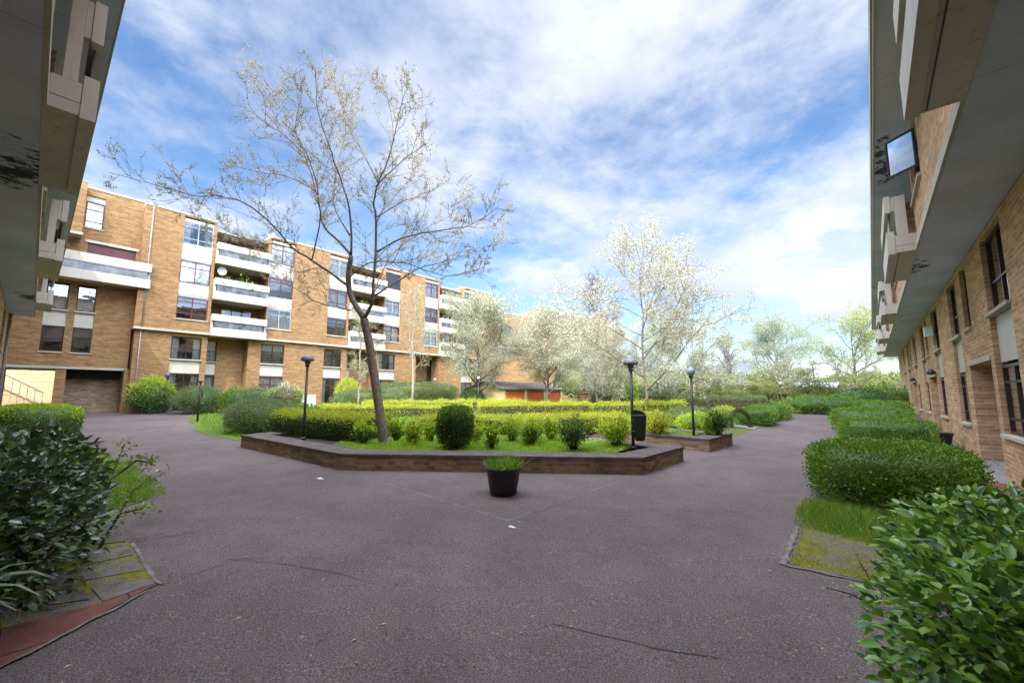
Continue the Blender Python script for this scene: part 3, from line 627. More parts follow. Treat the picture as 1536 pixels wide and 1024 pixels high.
for a, b in BAY:
    for k in range(3):
        z0 = 5.0 + 2.1 * k
        balcony(FB, fb, a + .02, b - .02, PU - .2, PU + .34, z0, 1.22)
        window(FB, fb, a + .8, b - .35, 5.24 + 2.07 * k, 6.97 + 2.07 * k, PU - 1.3, 'dark_frame', (0.33, 0.66), (), False)
        mb = MB(); FB.box(mb, a + .01, b - .01, PU - 1.29, PU - .202, z0 + .004, z0 + .11); obj('balcony_floor', mb, 'white_concrete', fb)
    mb = MB(); FB.box(mb, a + .01, b - .01, PU - 2.0, PU - .4, 11.25, 11.33); obj('bay_roof', mb, 'white_concrete', fb)
mb = MB()
for a, b in segs: FB.box(mb, a - .03, b + .03, PU - .2, PU + .05, 5.02, 5.128)
FB.box(mb, 3.1, YE, PU - 2.0, PU - .21, 5.03, 5.12); obj('slab_edge', mb, 'white_concrete', fb)
mb = MB()
for a, b in segs: FB.box(mb, a - .02, b + .02, PU - 2.2, PU + .03, ZT, ZT + .07)
obj('coping', mb, 'white_concrete', fb)
# lower two storeys
LW = [(4.7, 6.05), (9.05, 10.4), (12.95, 14.2), (17.2, 18.6), (21.2, 22.6), (25.6, 27.0)]
lo = [(c, d, 0.4, 4.82) for c, d in LW]
lsg = [(3.2, 6.3), (8.35, 14.6), (16.7, 20.6), (23.0, YE)]
mb = MB()
for a, b in lsg: FB.wall(mb, a, b, 0.2, 5.02, PL, [o_ for o_ in lo if o_[0] > a and o_[1] < b], 0.14, 1.0)
FB.wall(mb, 6.3, 8.35, 0.2, 5.02, PR, [(6.4, 6.98, 0.9, 4.82)], 0.14, 0.3); FB.wall(mb, 14.6, 16.7, 0.2, 5.02, PR, [(14.75, 15.3, 0.9, 4.82)], 0.14, 0.3); FB.wall(mb, 20.6, 23.0, 0.2, 5.02, PR - .8, [(21.7, 22.6, 0.9, 2.9)], 0.14, 0.3)
obj('wall', mb, 'yellow_brick', fb)
for i, (c, d) in enumerate(LW):
    if 20.6 < c < 23: continue
    window(FB, fb, c, d, 3.59, 4.82, PL, 'dark_frame', (0.5,), (0.55,)); panel(FB, fb, c, d, 2.82, 3.53, PL)
    window(FB, fb, c, d, 0.5, 2.80, PL, 'brown_paint' if i else 'dark_frame', (0.5,), (0.22,), False, curtain='net' if i % 2 else 'sides')
for c, d in ((6.4, 6.98), (14.75, 15.3)):
    window(FB, fb, c, d, 3.59, 4.82, PR, 'dark_frame', (), (0.5,)); panel(FB, fb, c, d, 2.82, 3.53, PR); window(FB, fb, c, d, 0.9, 2.80, PR, 'dark_frame', (), (0.4,), False)
mb = MB(); FB.box(mb, 21.72, 22.58, PR - .92, PR - .86, 0.9, 2.88); obj('door', mb, 'dark_frame', fb)
mb = MB(); FB.box(mb, 3.14, YE - .02, -38, PU - 2.21, 0.2, 11.3); obj('inner_wall', mb, 'yellow_brick', fb)
mb = MB(); FB.box(mb, 3.13, YE, -38.1, PU - 2.3, 11.305, 11.4); obj('roof', mb, 'roof_felt', fb)
mb = MB(); mb.tube([(PU + .05, 3.42, 5.13), (PU + .05, 3.42, 11.6)], [0.022, 0.022], 8); mb.tube([(PL + .05, 3.42, 1.0), (PL + .05, 3.42, 5.02)], [0.022, 0.022], 8); obj('drainpipe', mb, 'grey_frame', fb, True)
for (y_, z_, m_) in ((6.6, 8.75, 'dish_grey'), (9.0, 11.7, 'dish_grey')):
    mb = MB(); c = np.array([PU + .25, y_, z_])
    mb.lathe((0, 0, 0), [(0.02, 0.0), (0.12, 0.02), (0.2, 0.06), (0.23, 0.09)], 16, close=False)
    mb.v = [(c[0] + z * 1.0 + x * .2, c[1] + y, c[2] + x) for x, y, z in mb.v]; mb.tube([c - [.02, 0, 0], c - [.25, 0, .1]], [.012, .012], 6)
    obj('satellite_dish', mb, m_, fb, True)

for i, (y_, z_, r_, h_, mt_, lab) in enumerate(((6.9, 7.15, .28, 1.45, 'grey_green_leaf', 'bushy balcony plant left of the next one on the middle balcony by the dish'), (7.9, 7.15, .5, 1.5, 'privet_leaf', 'wide leafy balcony plant spilling over the middle balcony rail'), (8.75, 9.25, .25, 1.15, 'dark_leaf', 'dark plant at the right end of the top balcony'), (15.6, 7.15, .4, 1.5, 'privet_leaf', 'balcony plant seen through the leaning tree'), (24.4, 9.25, .4, 1.6, 'grey_green_leaf', 'pale plant high on the far balcony column'))):
    PLANTS.append((PU + .02, y_, z_, r_, h_, mt_, lab))
# corner wing with the passage (left of the far block)
cw = thing('apartment_wing', 'shaded brick corner wing over a passage, with one long white balcony and railed steps beyond', 'building', (-28.9, 1, 0.8))
PC = -28.95
mb = MB()
CW = [(0.05, 0.78), (1.05, 1.72)]
FB.wall(mb, -1.6, 3.13, 3.0, 7.2, PC, [(c, d, 3.68, 7.0) for c, d in CW], 0.14, 3.6)
FB.wall(mb, -1.6, 3.13, 7.2, 11.95, PC, [(0.98, 1.66, 9.95, 11.6), (1.2, 3.0, 7.4, 9.2)], 0.14, 3.6)
FB.wall(mb, 0.66, 1.0, 0.2, 2.95, PC + .02, (), 0.1, 0.6); FB.wall(mb, 3.0, 3.19, 0.2, 2.95, PC + .3, (), 0.1, 3.0); FB.wall(mb, -1.9, -0.9, 0.2, 2.95, PC, (), .1, 3.0)
obj('wall', mb, 'yellow_brick', cw)
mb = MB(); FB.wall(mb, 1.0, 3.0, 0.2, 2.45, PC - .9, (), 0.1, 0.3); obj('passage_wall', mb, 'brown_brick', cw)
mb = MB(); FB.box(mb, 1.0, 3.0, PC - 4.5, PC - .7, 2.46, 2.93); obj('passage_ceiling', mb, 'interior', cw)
mb = MB(); FB.box(mb, -1.6, 3.12, PC - .3, PC + .06, 2.88, 2.995); FB.box(mb, -1.6, 3.12, PC - 3.6, PC - .301, 2.9, 2.994); obj('slab_edge', mb, 'white_concrete', cw)
for c, d in CW:
    window(FB, cw, c, d, 3.68, 4.90, PC, 'dark_frame', (), (0.5,), curtain='blind'); panel(FB, cw, c, d, 4.93, 5.68, PC); window(FB, cw, c, d, 5.7, 6.95, PC, 'dark_frame', (), (0.5,), curtain='net')
window(FB, cw, 0.98, 1.66, 9.95, 11.3, PC, 'brown_paint', (), (0.3, 0.75), curtain='net'); panel(FB, cw, 0.98, 1.66, 11.31, 11.59, PC)
mb = MB(); FB.box(mb, 1.2, 3.0, PC - .13, PC - .08, 8.55, 9.2); obj('brown_panel', mb, 'brown_paint', cw)
mb = MB(); FB.box(mb, 1.2, 3.0, PC - .1, PC + .02, 8.40, 8.55); FB.box(mb, 1.1, 3.1, PC - .02, PC + .03, 9.2, 9.32); obj('panel_trim', mb, 'balcony_paint', cw)
window(FB, cw, 1.2, 3.0, 7.4, 8.39, PC, 'dark_frame', (0.5,), (), False)
balcony(FB, cw, -0.2, 3.55, PC + .02, PC + .95, 7.15, 1.28)
mb = MB(); FB.wall(mb, 0.33, 0.93, 9.42, 11.95, PC + .75, (), 0.1, 0.74); obj('corner_pier', mb, 'yellow_brick', cw)
mb = MB(); FB.box(mb, 0.30, 0.96, PC + .05, PC + .78, 9.30, 9.415); obj('slab_edge', mb, 'white_concrete', cw)
mb = MB(); FB.box(mb, -1.6, 3.13, PC - 3.6, PC + .03, 11.951, 12.03); obj('coping', mb, 'white_concrete', cw)
# courtyard wall and stair beyond the passage
yw = thing('garden_wall', 'sunlit cream brick wall seen through the passage behind the stair', 'wall', (-42, -3, 1.0))
mb = MB(); FB.wall(mb, -12, 2.2, 0.4, 6.0, -42, (), 0.1, 0.3); obj('wall', mb, 'cream_brick', yw)
st = thing('stair', 'dark outdoor staircase with sloping railing beyond the passage opening', 'stair', (-38, -1, 0.9))
mb = MB()
for i in range(12): mb.box(-39.0, -37.9, -2.6 + i * .26, -2.35 + i * .26, 0.95, 0.95 + (12 - i) * .17)
obj('steps', mb, 'cream_brick', st)
mb = MB(); n_ = 10
mb.tube([(-37.85, -2.6, 3.85), (-37.85, 0.5, 1.75)], [.035, .035], 6); mb.tube([(-37.85, -2.6, 3.0), (-37.85, 0.45, 1.0)], [.03, .03], 6)
for i in range(n_ + 1):
    y_ = -2.6 + 3.05 * i / n_; mb.tube([(-37.85, y_, 3.85 - 2.1 * i / n_ - .0), (-37.85, y_, 3.0 - 2.0 * i / n_)], [.018, .018], 5)
obj('railing', mb, 'steel_rail', st)
mb = MB(); mb.tube([(-30.2, -0.95, 1.0), (-30.2, 0.5, 1.0)], [.04, .04], 6); mb.box(-30.4, -30.2, -1.0, 0.66, 0.6, 0.98)
obj('low_kerb', mb, 'brown_brick', st)

# further block, beyond the trees
F2 = Frame((-27.3, 36.5), (math.sin(R(-14)) * -1, math.cos(R(-14))), (math.cos(R(-14)), math.sin(R(-14))))
nb = thing('apartment_block', 'distant stepped brick block showing above the pale trees at the end of the garden', 'building', (-28, 38, 1))
mb = MB(); nw = [(1.5, 2.9), (7.7, 9.1)]
F2.wall(mb, 0, 11.5, 0.5, 11.1, 0, [(a, b, z, z + 1.25) for a, b in nw for z in (5.8, 7.85, 9.9)], 0.14, 9)
F2.wall(mb, -5.5, -0.01, 0.5, 10.4, -1.2, [(-4.6, -3.2, z, z + 1.25) for z in (5.8, 7.85)], 0.14, 8)
obj('wall', mb, 'yellow_brick', nb)
for a, b in nw:
    for z in (5.8, 7.85, 9.9): window(F2, nb, a, b, z, z + 1.25, 0)
for z in (5.8, 7.85): window(F2, nb, -4.6, -3.2, z, z + 1.25, -1.2)
for z in (5.0, 7.1, 9.2): balcony(F2, nb, 3.2, 7.2, 0.0, 0.6, z)
mb = MB(); F2.box(mb, -.02, 11.52, -9, .03, 11.101, 11.18); F2.box(mb, -5.52, -.02, -9.2, -1.17, 10.401, 10.48); obj('coping', mb, 'white_concrete', nb)

# ------------------------------------------------------------------ planter walls and raised bed
TER = 0.25
A_, B_, C_, D_ = (-11.9, 3.5), (-7.55, 3.85), (-3.18, 7.2), (-3.05, 8.95)
E_, E2, A2, B2, F_ = (-5.2, 8.95), (-5.2, 10.5), (-2.97, 10.5), (-2.85, 12.1), (-5.6, 12.3)
bedpoly = [A_, B_, C_, D_, E_, E2, A2, B2, F_, (-6.0, 17.0), (-14.0, 17.0), (-13.5, 7.5)]
sheet('bed_soil', bedpoly, TER - .03, 'soil')
def inset(pts, w):
    out = []
    for i, p in enumerate(pts):
        d = []
        for a, b in ((pts[i - 1], p) if i else (None, None), (p, pts[i + 1]) if i < len(pts) - 1 else (None, None)):
            if a is None: continue
            l = math.hypot(b[0] - a[0], b[1] - a[1]); d.append((-(b[1] - a[1]) / l, (b[0] - a[0]) / l))
        if len(d) == 1: nx, ny = d[0]
        else:
            sx, sy = d[0][0] + d[1][0], d[0][1] + d[1][1]; k = 2 / (sx * sx + sy * sy); nx, ny = sx * k, sy * k
        out.append((p[0] + nx * w, p[1] + ny * w))
    return out
def planter(label, pts):
    o = thing('planter_wall', label, 'planter', (*pts[1], zg(*pts[1])), 'raised brick planter walls round the garden')
    for nm, w0, w1, za, zb, mt in (('wall', 0.0, 0.2, -0.15, TER, 'brown_brick'), ('coping', -0.015, 0.46, TER + .002, TER + .045, 'coping')):
        P, Q = inset(pts, w0), inset(pts, w1); mb = MB(); n = len(P)
        z = lambda p, d: zg(*p) + d
        for i in range(n - 1):
            p0, p1, q1, q0 = P[i], P[i + 1], Q[i + 1], Q[i]
            mb.hexa([(*p0, z(p0, za)), (*p1, z(p1, za)), (*q1, z(q1, za)), (*q0, z(q0, za)), (*p0, z(p0, zb)), (*p1, z(p1, zb)), (*q1, z(q1, zb)), (*q0, z(q0, zb))])
        obj(nm, mb, mt, o)
    return o
planter('long low brick planter wall bending in front of the leaning tree', [(-12.2, 6.5), A_, B_, C_, D_, E_])
planter('short brick planter wall corner under the lamp post beside the path', [E2, A2, B2, F_])
sheet('lawn', [(-8.9, 4.35), (-7.55, 4.45), (-3.85, 7.3), (-3.9, 8.5), (-5.8, 8.7), (-5.8, 10.95), (-3.6, 11.0), (-3.5, 11.6), (-6.0, 11.8), (-6.4, 16.5), (-13.5, 16.5), (-13.0, 8.0)], TER + .012, 'turf')

# ------------------------------------------------------------------ vegetation
def in_poly(x, y, poly):
    c = np.zeros(len(x), bool); n = len(poly)
    for i in range(n):
        x0, y0 = poly[i]; x1, y1 = poly[(i + 1) % n]
        with np.errstate(divide='ignore', invalid='ignore'):
            c ^= ((y0 > y) != (y1 > y)) & (x < (x1 - x0) * (y - y0) / (y1 - y0 + 1e-12) + x0)
    return c
def grass(label, poly, n, h, dz, seed, mat='grass_blade', w=0.006):
    rg = np.random.default_rng(seed); xs = [p[0] for p in poly]; ys = [p[1] for p in poly]
    x = rg.uniform(min(xs), max(xs), n * 2); y = rg.uniform(min(ys), max(ys), n * 2)
    k = in_poly(x, y, poly); x, y = x[k], y[k]; m = len(x)
    z = SL * np.clip(y - x, -12, 46) + dz; P = np.stack([x, y, z], 1)
    A = np.stack([rg.normal(0, .45, m), rg.normal(0, .45, m), np.ones(m)], 1); H = h * rg.uniform(.5, 1.35, m) * (0.7 + 0.6 * np.sin(x * 3.1) * np.sin(y * 2.7))
    keep = np.sin(x * 5.3 + 1.3 * np.sin(y * 4.1)) * np.sin(y * 6.1 + np.sin(x * 3.3)) + rg.normal(0, .5, m) > -.75; P, A, H = P[keep], A[keep], np.maximum(H, h * .3)[keep]
    o = leaves('grass', P, A, H, w, mat, None, rg, 0.1)
    return tag(o, label, 'grass', kind='stuff')
grass('bright grass around the small bushes in the raised bed', [(-8.9, 4.5), (-7.5, 4.6), (-3.9, 7.4), (-3.95, 8.5), (-6.0, 8.9), (-7.6, 7.3)], 34000, 0.08, TER + .01, 1, 'sun_toned_grass')
grass('grass behind the lamp on the short planter', [(-5.8, 10.9), (-3.6, 10.95), (-3.5, 11.7), (-5.8, 11.8)], 6000, 0.07, TER + .01, 2, 'sun_toned_grass')
grass('green grass tuft strip before the right clipped hedge', [(-0.80, 5.85), (-0.82, 7.2), (0.6, 7.4), (0.6, 5.3), (0.1, 5.6)], 12000, 0.09, 0.01, 4)
grass('yellowed mossy grass at the near end of the right verge', [(-0.68, 4.62), (-0.72, 5.9), (0.4, 5.9), (0.3, 4.75)], 5200, 0.035, 0.01, 5, 'golden_leaf', 0.005)
grass('shaggy grass verge behind the dark left shrub', [(-11.4, -0.3), (-7.6, 0.1), (-7.3, 0.7), (-7.8, 1.42), (-11.4, 1.40)], 12000, 0.10, 0.01, 6)
grass('lawn around the round clipped bush on the left', [(-26.5, 6.0), (-17.5, 3.85), (-12.6, 4.1), (-12.6, 7.0), (-20, 9.0)], 22000, 0.10, 0.01, 7, w=0.012)
grass('mossy tufts on the broken slabs under the left shrub', [(-5.6, 0.1), (-4.5, 0.0), (-4.6, 0.66), (-5.5, 0.7)], 2200, 0.022, 0.01, 8, 'golden_leaf', 0.004)
grass('far garden lawn grass between golden hedges', [(-13.4, 8.0), (-6.4, 12.0), (-6.4, 16.5), (-13.4, 16.5)], 14000, 0.10, TER + .01, 9, w=0.014)

def lump(rg, k=9):
    D = unit(rg.normal(size=(k, 3))); a = rg.uniform(.4, 1, k); ph = rg.uniform(0, 6.28, k); fr = rg.uniform(2, 5.5, k)
    return lambda V: (np.sin((V @ D.T) * fr + ph) * a).sum(1) / k * 1.6
def core_mesh(name, fn, parent, mat, nu=28, nv=14):
    mb = MB(); pts = []
    for j in range(nv + 1):
        th = math.pi * j / nv
        for i in range(nu):
            ph = 2 * math.pi * i / nu; pts.append((math.sin(th) * math.cos(ph), math.sin(th) * math.sin(ph), math.cos(th)))
    V = fn(np.array(pts)) * 1.0; mb.v = [tuple(p) for p in V]
    for j in range(nv):
        for i in range(nu): mb.f.append((j * nu + i, (j + 1) * nu + i, (j + 1) * nu + (i + 1) % nu, j * nu + (i + 1) % nu)); mb.mi.append(0)
    return obj(name, mb, mat, parent, True)
def bush(name, label, cat, x, y, rx, ry, h, mat, n, L, W, seed, dz=0.0, sq=2.0, rot=0.0, group=None, core='dark_leaf', stems=0, lift=0.0, rough=0.1, upright=0.25, tops=None, depth=0.22, sprig=None):
    """rounded or clipped shrub; sq is the super-ellipse exponent (2 round, 6 box)"""
    rg = np.random.default_rng(seed); z0 = zg(x, y) + dz
    o = thing(name, label, cat, (x, y, z0), group); o.rotation_euler = (0, 0, rot)
    lf = lump(rg); hh = (h - lift) / 2
    def shape(D, s=1.0):
        D = unit(D); q = (np.abs(D) ** sq).sum(1) ** (1 / sq); S = D / q[:, None]
        S = S * (1 + rough * lf(S * np.array([rx, ry, hh]) * 2.2 + seed))[:, None] * (s if np.ndim(s) == 0 else s[:, None])
        return np.stack([S[:, 0] * rx, S[:, 1] * ry, lift + hh + S[:, 2] * hh], 1)
    base = np.array([x, y, z0])
    core_mesh('inner_growth', lambda V: shape(V, 0.80) + base, o, core)
    D = rg.normal(size=(n, 3)) ; D = D / np.abs(D).max(1, keepdims=True) if sq > 3 else D
    if sprig is None: sprig = .10 if sq > 3 else .24
    S = shape(D, 1 - depth * rg.random(n) ** 2.0 + sprig * rg.random(n) ** 5)
    ok = S[:, 2] > 0.01; S, D = S[ok], unit(D[ok]); m = len(S)
    A = D * 0.7 + rg.normal(0, .55, (m, 3)) + np.array([0, 0, upright])
    if tops:
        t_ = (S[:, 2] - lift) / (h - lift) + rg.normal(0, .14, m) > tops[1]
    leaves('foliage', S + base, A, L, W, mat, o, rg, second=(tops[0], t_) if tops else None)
    if stems:
        mb = MB()
        for i in range(stems):
            a = rg.uniform(0, 6.28); r0 = rg.uniform(0, .12); r1 = rg.uniform(.3, .75)
            p0 = base + [r0 * rx * math.cos(a), r0 * ry * math.sin(a), -.02]; p2 = base + [r1 * rx * math.cos(a), r1 * ry * math.sin(a), lift + hh * .7]
            p1 = (p0 + p2) / 2 + rg.normal(0, .03, 3); mb.tube([p0, p1, p2], [.018, .013, .007], 5)
        obj('stems', mb, 'twig', o)
    return o
def sprig_bush(name, label, cat, x, y, r, h, mat, n, L, W, seed, dz=0.0, group=None, stems=16, tops=None, bare=.3, flare=1.0):
    """small unclipped bush: stems fanning from the root, leaves along their upper part"""
    rg = np.random.default_rng(seed); z0 = zg(x, y) + dz; o = thing(name, label, cat, (x, y, z0), group); b = np.array([x, y, z0]); mb = MB(); P, A = [], []
    per = int(n / (stems * 4))
    for i in range(stems):
        a = i * 2.4 + rg.uniform(-.5, .5); q = math.sqrt((i + .5) / stems); rr = r * q * rg.uniform(.75, 1.15); hh = h * (1 - .28 * q ** 2) * rg.uniform(.78, 1.08)
        p0 = b + [.03 * math.cos(a), .03 * math.sin(a), -.03]; p1 = b + [rr * .45 * math.cos(a), rr * .45 * math.sin(a), hh * .42] + rg.normal(0, .015, 3); p2 = b + [rr * flare * math.cos(a), rr * flare * math.sin(a), hh]
        mb.tube([p0, p1, p2], [.012, .009, .004], 5, False)
        for k in range(4):
            t0 = bare + (1 - bare) * k / 4; m0 = p1 + (p2 - p1) * max(0, (t0 - .42) / .58) if t0 > .42 else p0 + (p1 - p0) * t0 / .42
            d = unit((p2 - p1 + rg.normal(0, .12, 3))[None])[0]; m1 = m0 + d * h * .26 + rg.normal(0, .05 * h, 3); mb.tube([m0, m1], [.005, .002], 3, False)
            for j in range(per): P.append(m0 + (m1 - m0) * rg.random() + rg.normal(0, r * .13, 3)); A.append(d * .7 + rg.normal(0, .6, 3))
    obj('stems', mb, 'twig', o); P, A = np.array(P), np.array(A)
    if tops:
        k = (P[:, 2] - z0) / h + rg.normal(0, .15, len(P)) > tops[1]
    leaves('foliage', P, A, L, W, mat, o, rg, second=(tops[0], k) if tops else None)
    return o

# -- foreground right laurel hedge
def big_shrub(name, label, cat, poly_boxes, n, L, W, mat, seed, stem=40, long=None):
    rg = np.random.default_rng(seed); x0, y0 = poly_boxes[0][0], poly_boxes[0][1]
    o = thing(name, label, cat, (x0, y0, zg(x0, y0)))
    P, A = [], []
    for (cx, cy, cz, rx, ry, rz, share) in poly_boxes:
        m = int(n * share); D = unit(rg.normal(size=(m, 3))); s = 1 - 0.8 * rg.random(m) ** 1.7
        lf = lump(rg); s = s * (1 + .14 * lf(D * 2.6))
        q = (np.abs(D) ** 3).sum(1) ** (1 / 3)
        Q = D / q[:, None] * s[:, None] * np.array([rx, ry, rz]) + np.array([cx, cy, cz]); P.append(Q)
        A.append(D * np.array([.9, .9, .5]) + rg.normal(0, .45, (m, 3)) * np.array([1, 1, .7]) + np.array([0, 0, .05]))
    P, A = np.concatenate(P), np.concatenate(A); ok = P[:, 2] > zg(x0, y0) + .02
    leaves('foliage', P[ok], A[ok], L, W, mat, o, rg, 0.18, big=True)
    mb = MB()
    for i in range(stem):
        cx, cy, cz, rx, ry, rz, _ = poly_boxes[rg.integers(len(poly_boxes))]; a = rg.uniform(0, 6.28); r1 = rg.uniform(.4, .92)
        p0 = np.array([cx + rg.normal(0, .25) * rx, cy + rg.normal(0, .25) * ry, zg(cx, cy) - .03]); p2 = np.array([cx + r1 * rx * math.cos(a), cy + r1 * ry * math.sin(a), cz + rg.uniform(-.1, .7) * rz])
        mb.tube([p0, (p0 + p2) / 2 + rg.normal(0, .05, 3), p2], [.013, .009, .004], 5)
    obj('stems', mb, 'twig', o)
    return o
lau = big_shrub('laurel_hedge', 'broad leaved bright green laurel hedge filling the near right corner', 'hedge',
    [(0.68, 3.65, 0.52, 0.68, 0.75, 0.56, .34), (0.52, 2.85, 0.44, 0.60, 0.65, 0.52, .3), (1.25, 4.2, 0.58, 0.65, 0.8, 0.55, .22), (0.95, 2.5, 0.45, 0.6, 0.6, 0.52, .14)], 14000, 0.072, 0.042, 'laurel_leaf', 31, 70)
dsh = big_shrub('glossy_shrub', 'dark glossy leaved shrub leaning over the mossy slabs in the near left corner', 'shrub',
    [(-5.0, -0.15, 0.70, 0.85, 0.62, 0.56, .26), (-5.9, -0.05, 0.72, 0.8, 0.62, 0.58, .24), (-6.9, -0.05, 0.74, 0.9, 0.60, 0.55, .2), (-4.25, -0.45, 0.55, 0.55, 0.40, 0.50, .18), (-7.8, -0.2, .75, .6, .5, .5, .12)], 8200, 0.080, 0.052, 'glossy_leaf', 32, 140)
# sapling reaching over the grass in front of the dark shrub
sp_ = thing('sapling', 'thin arching sapling with light green leaves reaching out of the left shrub', 'shrub', (-5.25, 0.35, 0.14))
rg = np.random.default_rng(5); mb = MB(); P = []; A = []
for pts in ([(110, 890, 3.9), (150, 790, 4.2), (165, 720, 4.6), (185, 672, 4.8)], [(118, 895, 3.9), (160, 800, 4.1), (200, 735, 4.7), (236, 712, 5.0)], [(60, 900, 3.6), (110, 820, 3.8), (135, 760, 4.1)], [(165, 720, 4.6), (205, 690, 4.9), (225, 694, 5.0)], [(130, 850, 3.9), (180, 770, 4.3), (215, 762, 4.4)]):
    W_ = [at(*q) for q in pts]; mb.tube(W_, [.012, .010, .007, .003][:len(W_)], 6)
    for a, b in zip(W_[1:], W_[2:] if len(W_) > 3 else W_[1:]):
        for i in range(26): w = rg.random(); P.append(a + (b - a) * w + rg.normal(0, .035, 3)); A.append(rg.normal(0, .6, 3) + [0, 0, .5])
    for i in range(20): P.append(W_[-1] + rg.normal(0, .06, 3)); A.append(rg.normal(0, .6, 3) + [0, 0, .6])
obj('stems', mb, 'bark_dark', sp_, True); leaves('foliage', np.array(P), np.array(A), .055, .028, 'sapling_leaf', sp_, rg, .15, True)
# long pale strap leaves at the very edge
sl = thing('strap_leaf_plant', 'long pale strap leaves poking in at the left edge before the dark shrub', 'plant', (-3.9, -0.35, 0.1))
mb = MB(); rg = np.random.default_rng(9)
for i in range(16):
    a = rg.uniform(-1.0, 1.9); L_ = rg.uniform(.45, .75); b0 = np.array([-3.95, -.38, .12]); dv = np.array([math.cos(a) * .8, math.sin(a) * .8, 0]); P = []
    for j in range(7):
        w = j / 6; P.append(b0 + dv * L_ * w + np.array([0, 0, 1.0]) * (L_ * 1.9 * w - L_ * 1.35 * w * w))
    sd = np.array([-dv[1], dv[0], 0]) / .8
    for j in range(6):
        w0, w1 = .022 * (1 - (j / 6 - .4) ** 2 * 2.2), .022 * (1 - ((j + 1) / 6 - .4) ** 2 * 2.2)
        mb.face([P[j] - sd * w0, P[j + 1] - sd * w1, P[j + 1] + sd * w1, P[j] + sd * w0])
obj('foliage', mb, 'long_leaf', sl, True)
# whip twigs from the laurel
tw = thing('bramble_shoot', 'bare dark twig with small buds sticking out of the laurel hedge over the tarmac', 'shoot', (0.1, 3.6, 0.1))
mb = MB(); P, A = [], []
for pts in ([(1320, 905, 3.0), (1300, 860, 3.2), (1283, 830, 3.4)], [(1315, 910, 2.9), (1275, 890, 3.0), (1236, 880, 3.1)]):
    W_ = [at(*q) for q in pts]; mb.tube(W_, [.007, .005, .002], 5)
    for a, b in zip(W_, W_[1:]):
        for i in range(16): P.append(a + (b - a) * rg.random() + rg.normal(0, .012, 3)); A.append(rg.normal(0, .6, 3) + [0, 0, .5])
obj('stems', mb, 'bark_dark', tw); leaves('foliage', np.array(P), np.array(A), .03, .014, 'sapling_leaf', tw, rg, .15)

# -- clipped hedges along the right wall
GR = 'clipped box hedges along the right block'
bush('box_hedge', 'nearest clipped box hedge on the right behind the laurel', 'hedge', 0.10, 8.45, 0.86, 1.25, 0.70, 'privet_leaf', 24000, .046, .024, 41, sq=6.0, group=GR, rough=.08, upright=.5, depth=.16)
bush('box_hedge', 'low clipped hedge by the black planter box, second from the laurel', 'hedge', 0.2, 15.2, 0.95, 1.0, 0.62, 'privet_leaf', 11000, .045, .022, 42, sq=6.0, group=GR, rough=.07, upright=.5, depth=.16)
bush('box_hedge', 'long hedge block behind the black planter box hedge on the right', 'hedge', -0.1, 19.2, 1.0, 2.6, 0.70, 'privet_leaf', 11000, .055, .026, 43, sq=6.0, group=GR, rough=.08, upright=.5, depth=.16)
bush('box_hedge', 'farthest hedge block against the right brick wall', 'hedge', 0.3, 25.5, 0.9, 3.0, 0.75, 'privet_leaf', 7000, .07, .034, 44, sq=6.0, group=GR, rough=.08, upright=.5, depth=.16)
bush('shrub', 'loose green shrub closing the end of the right path', 'shrub', -1.9, 26.5, 1.7, 1.0, 0.95, 'privet_leaf', 7000, .075, .036, 45, rough=.25)
bush('shrub', 'dark upright shrub right of the path end', 'shrub', -0.5, 30.5, 1.3, 1.3, 1.25, 'dark_leaf', 5000, .08, .04, 46, rough=.25)
bush('box_hedge', 'square clipped hedge at the path edge left of the tarmac', 'hedge', -3.45, 18.3, 0.62, 1.0, 0.62, 'privet_leaf', 7000, .05, .024, 47, sq=6.0, rough=.08, depth=.16)
bush('box_hedge', 'clipped hedge block under the farthest path lamp', 'hedge', -3.5, 21.6, 0.7, 1.6, 0.62, 'privet_leaf', 6000, .055, .026, 48, sq=6.0, rough=.08, depth=.16)
bush('box_hedge', 'rounded bright hedge in front of the passage on the left', 'hedge', -17.6, 0.15, 1.2, 0.85, 0.95, 'dark_leaf', 13000, .05, .024, 49, sq=3.6, tops=('lime_leaf', .68), rough=.06, upright=.4, depth=.16)
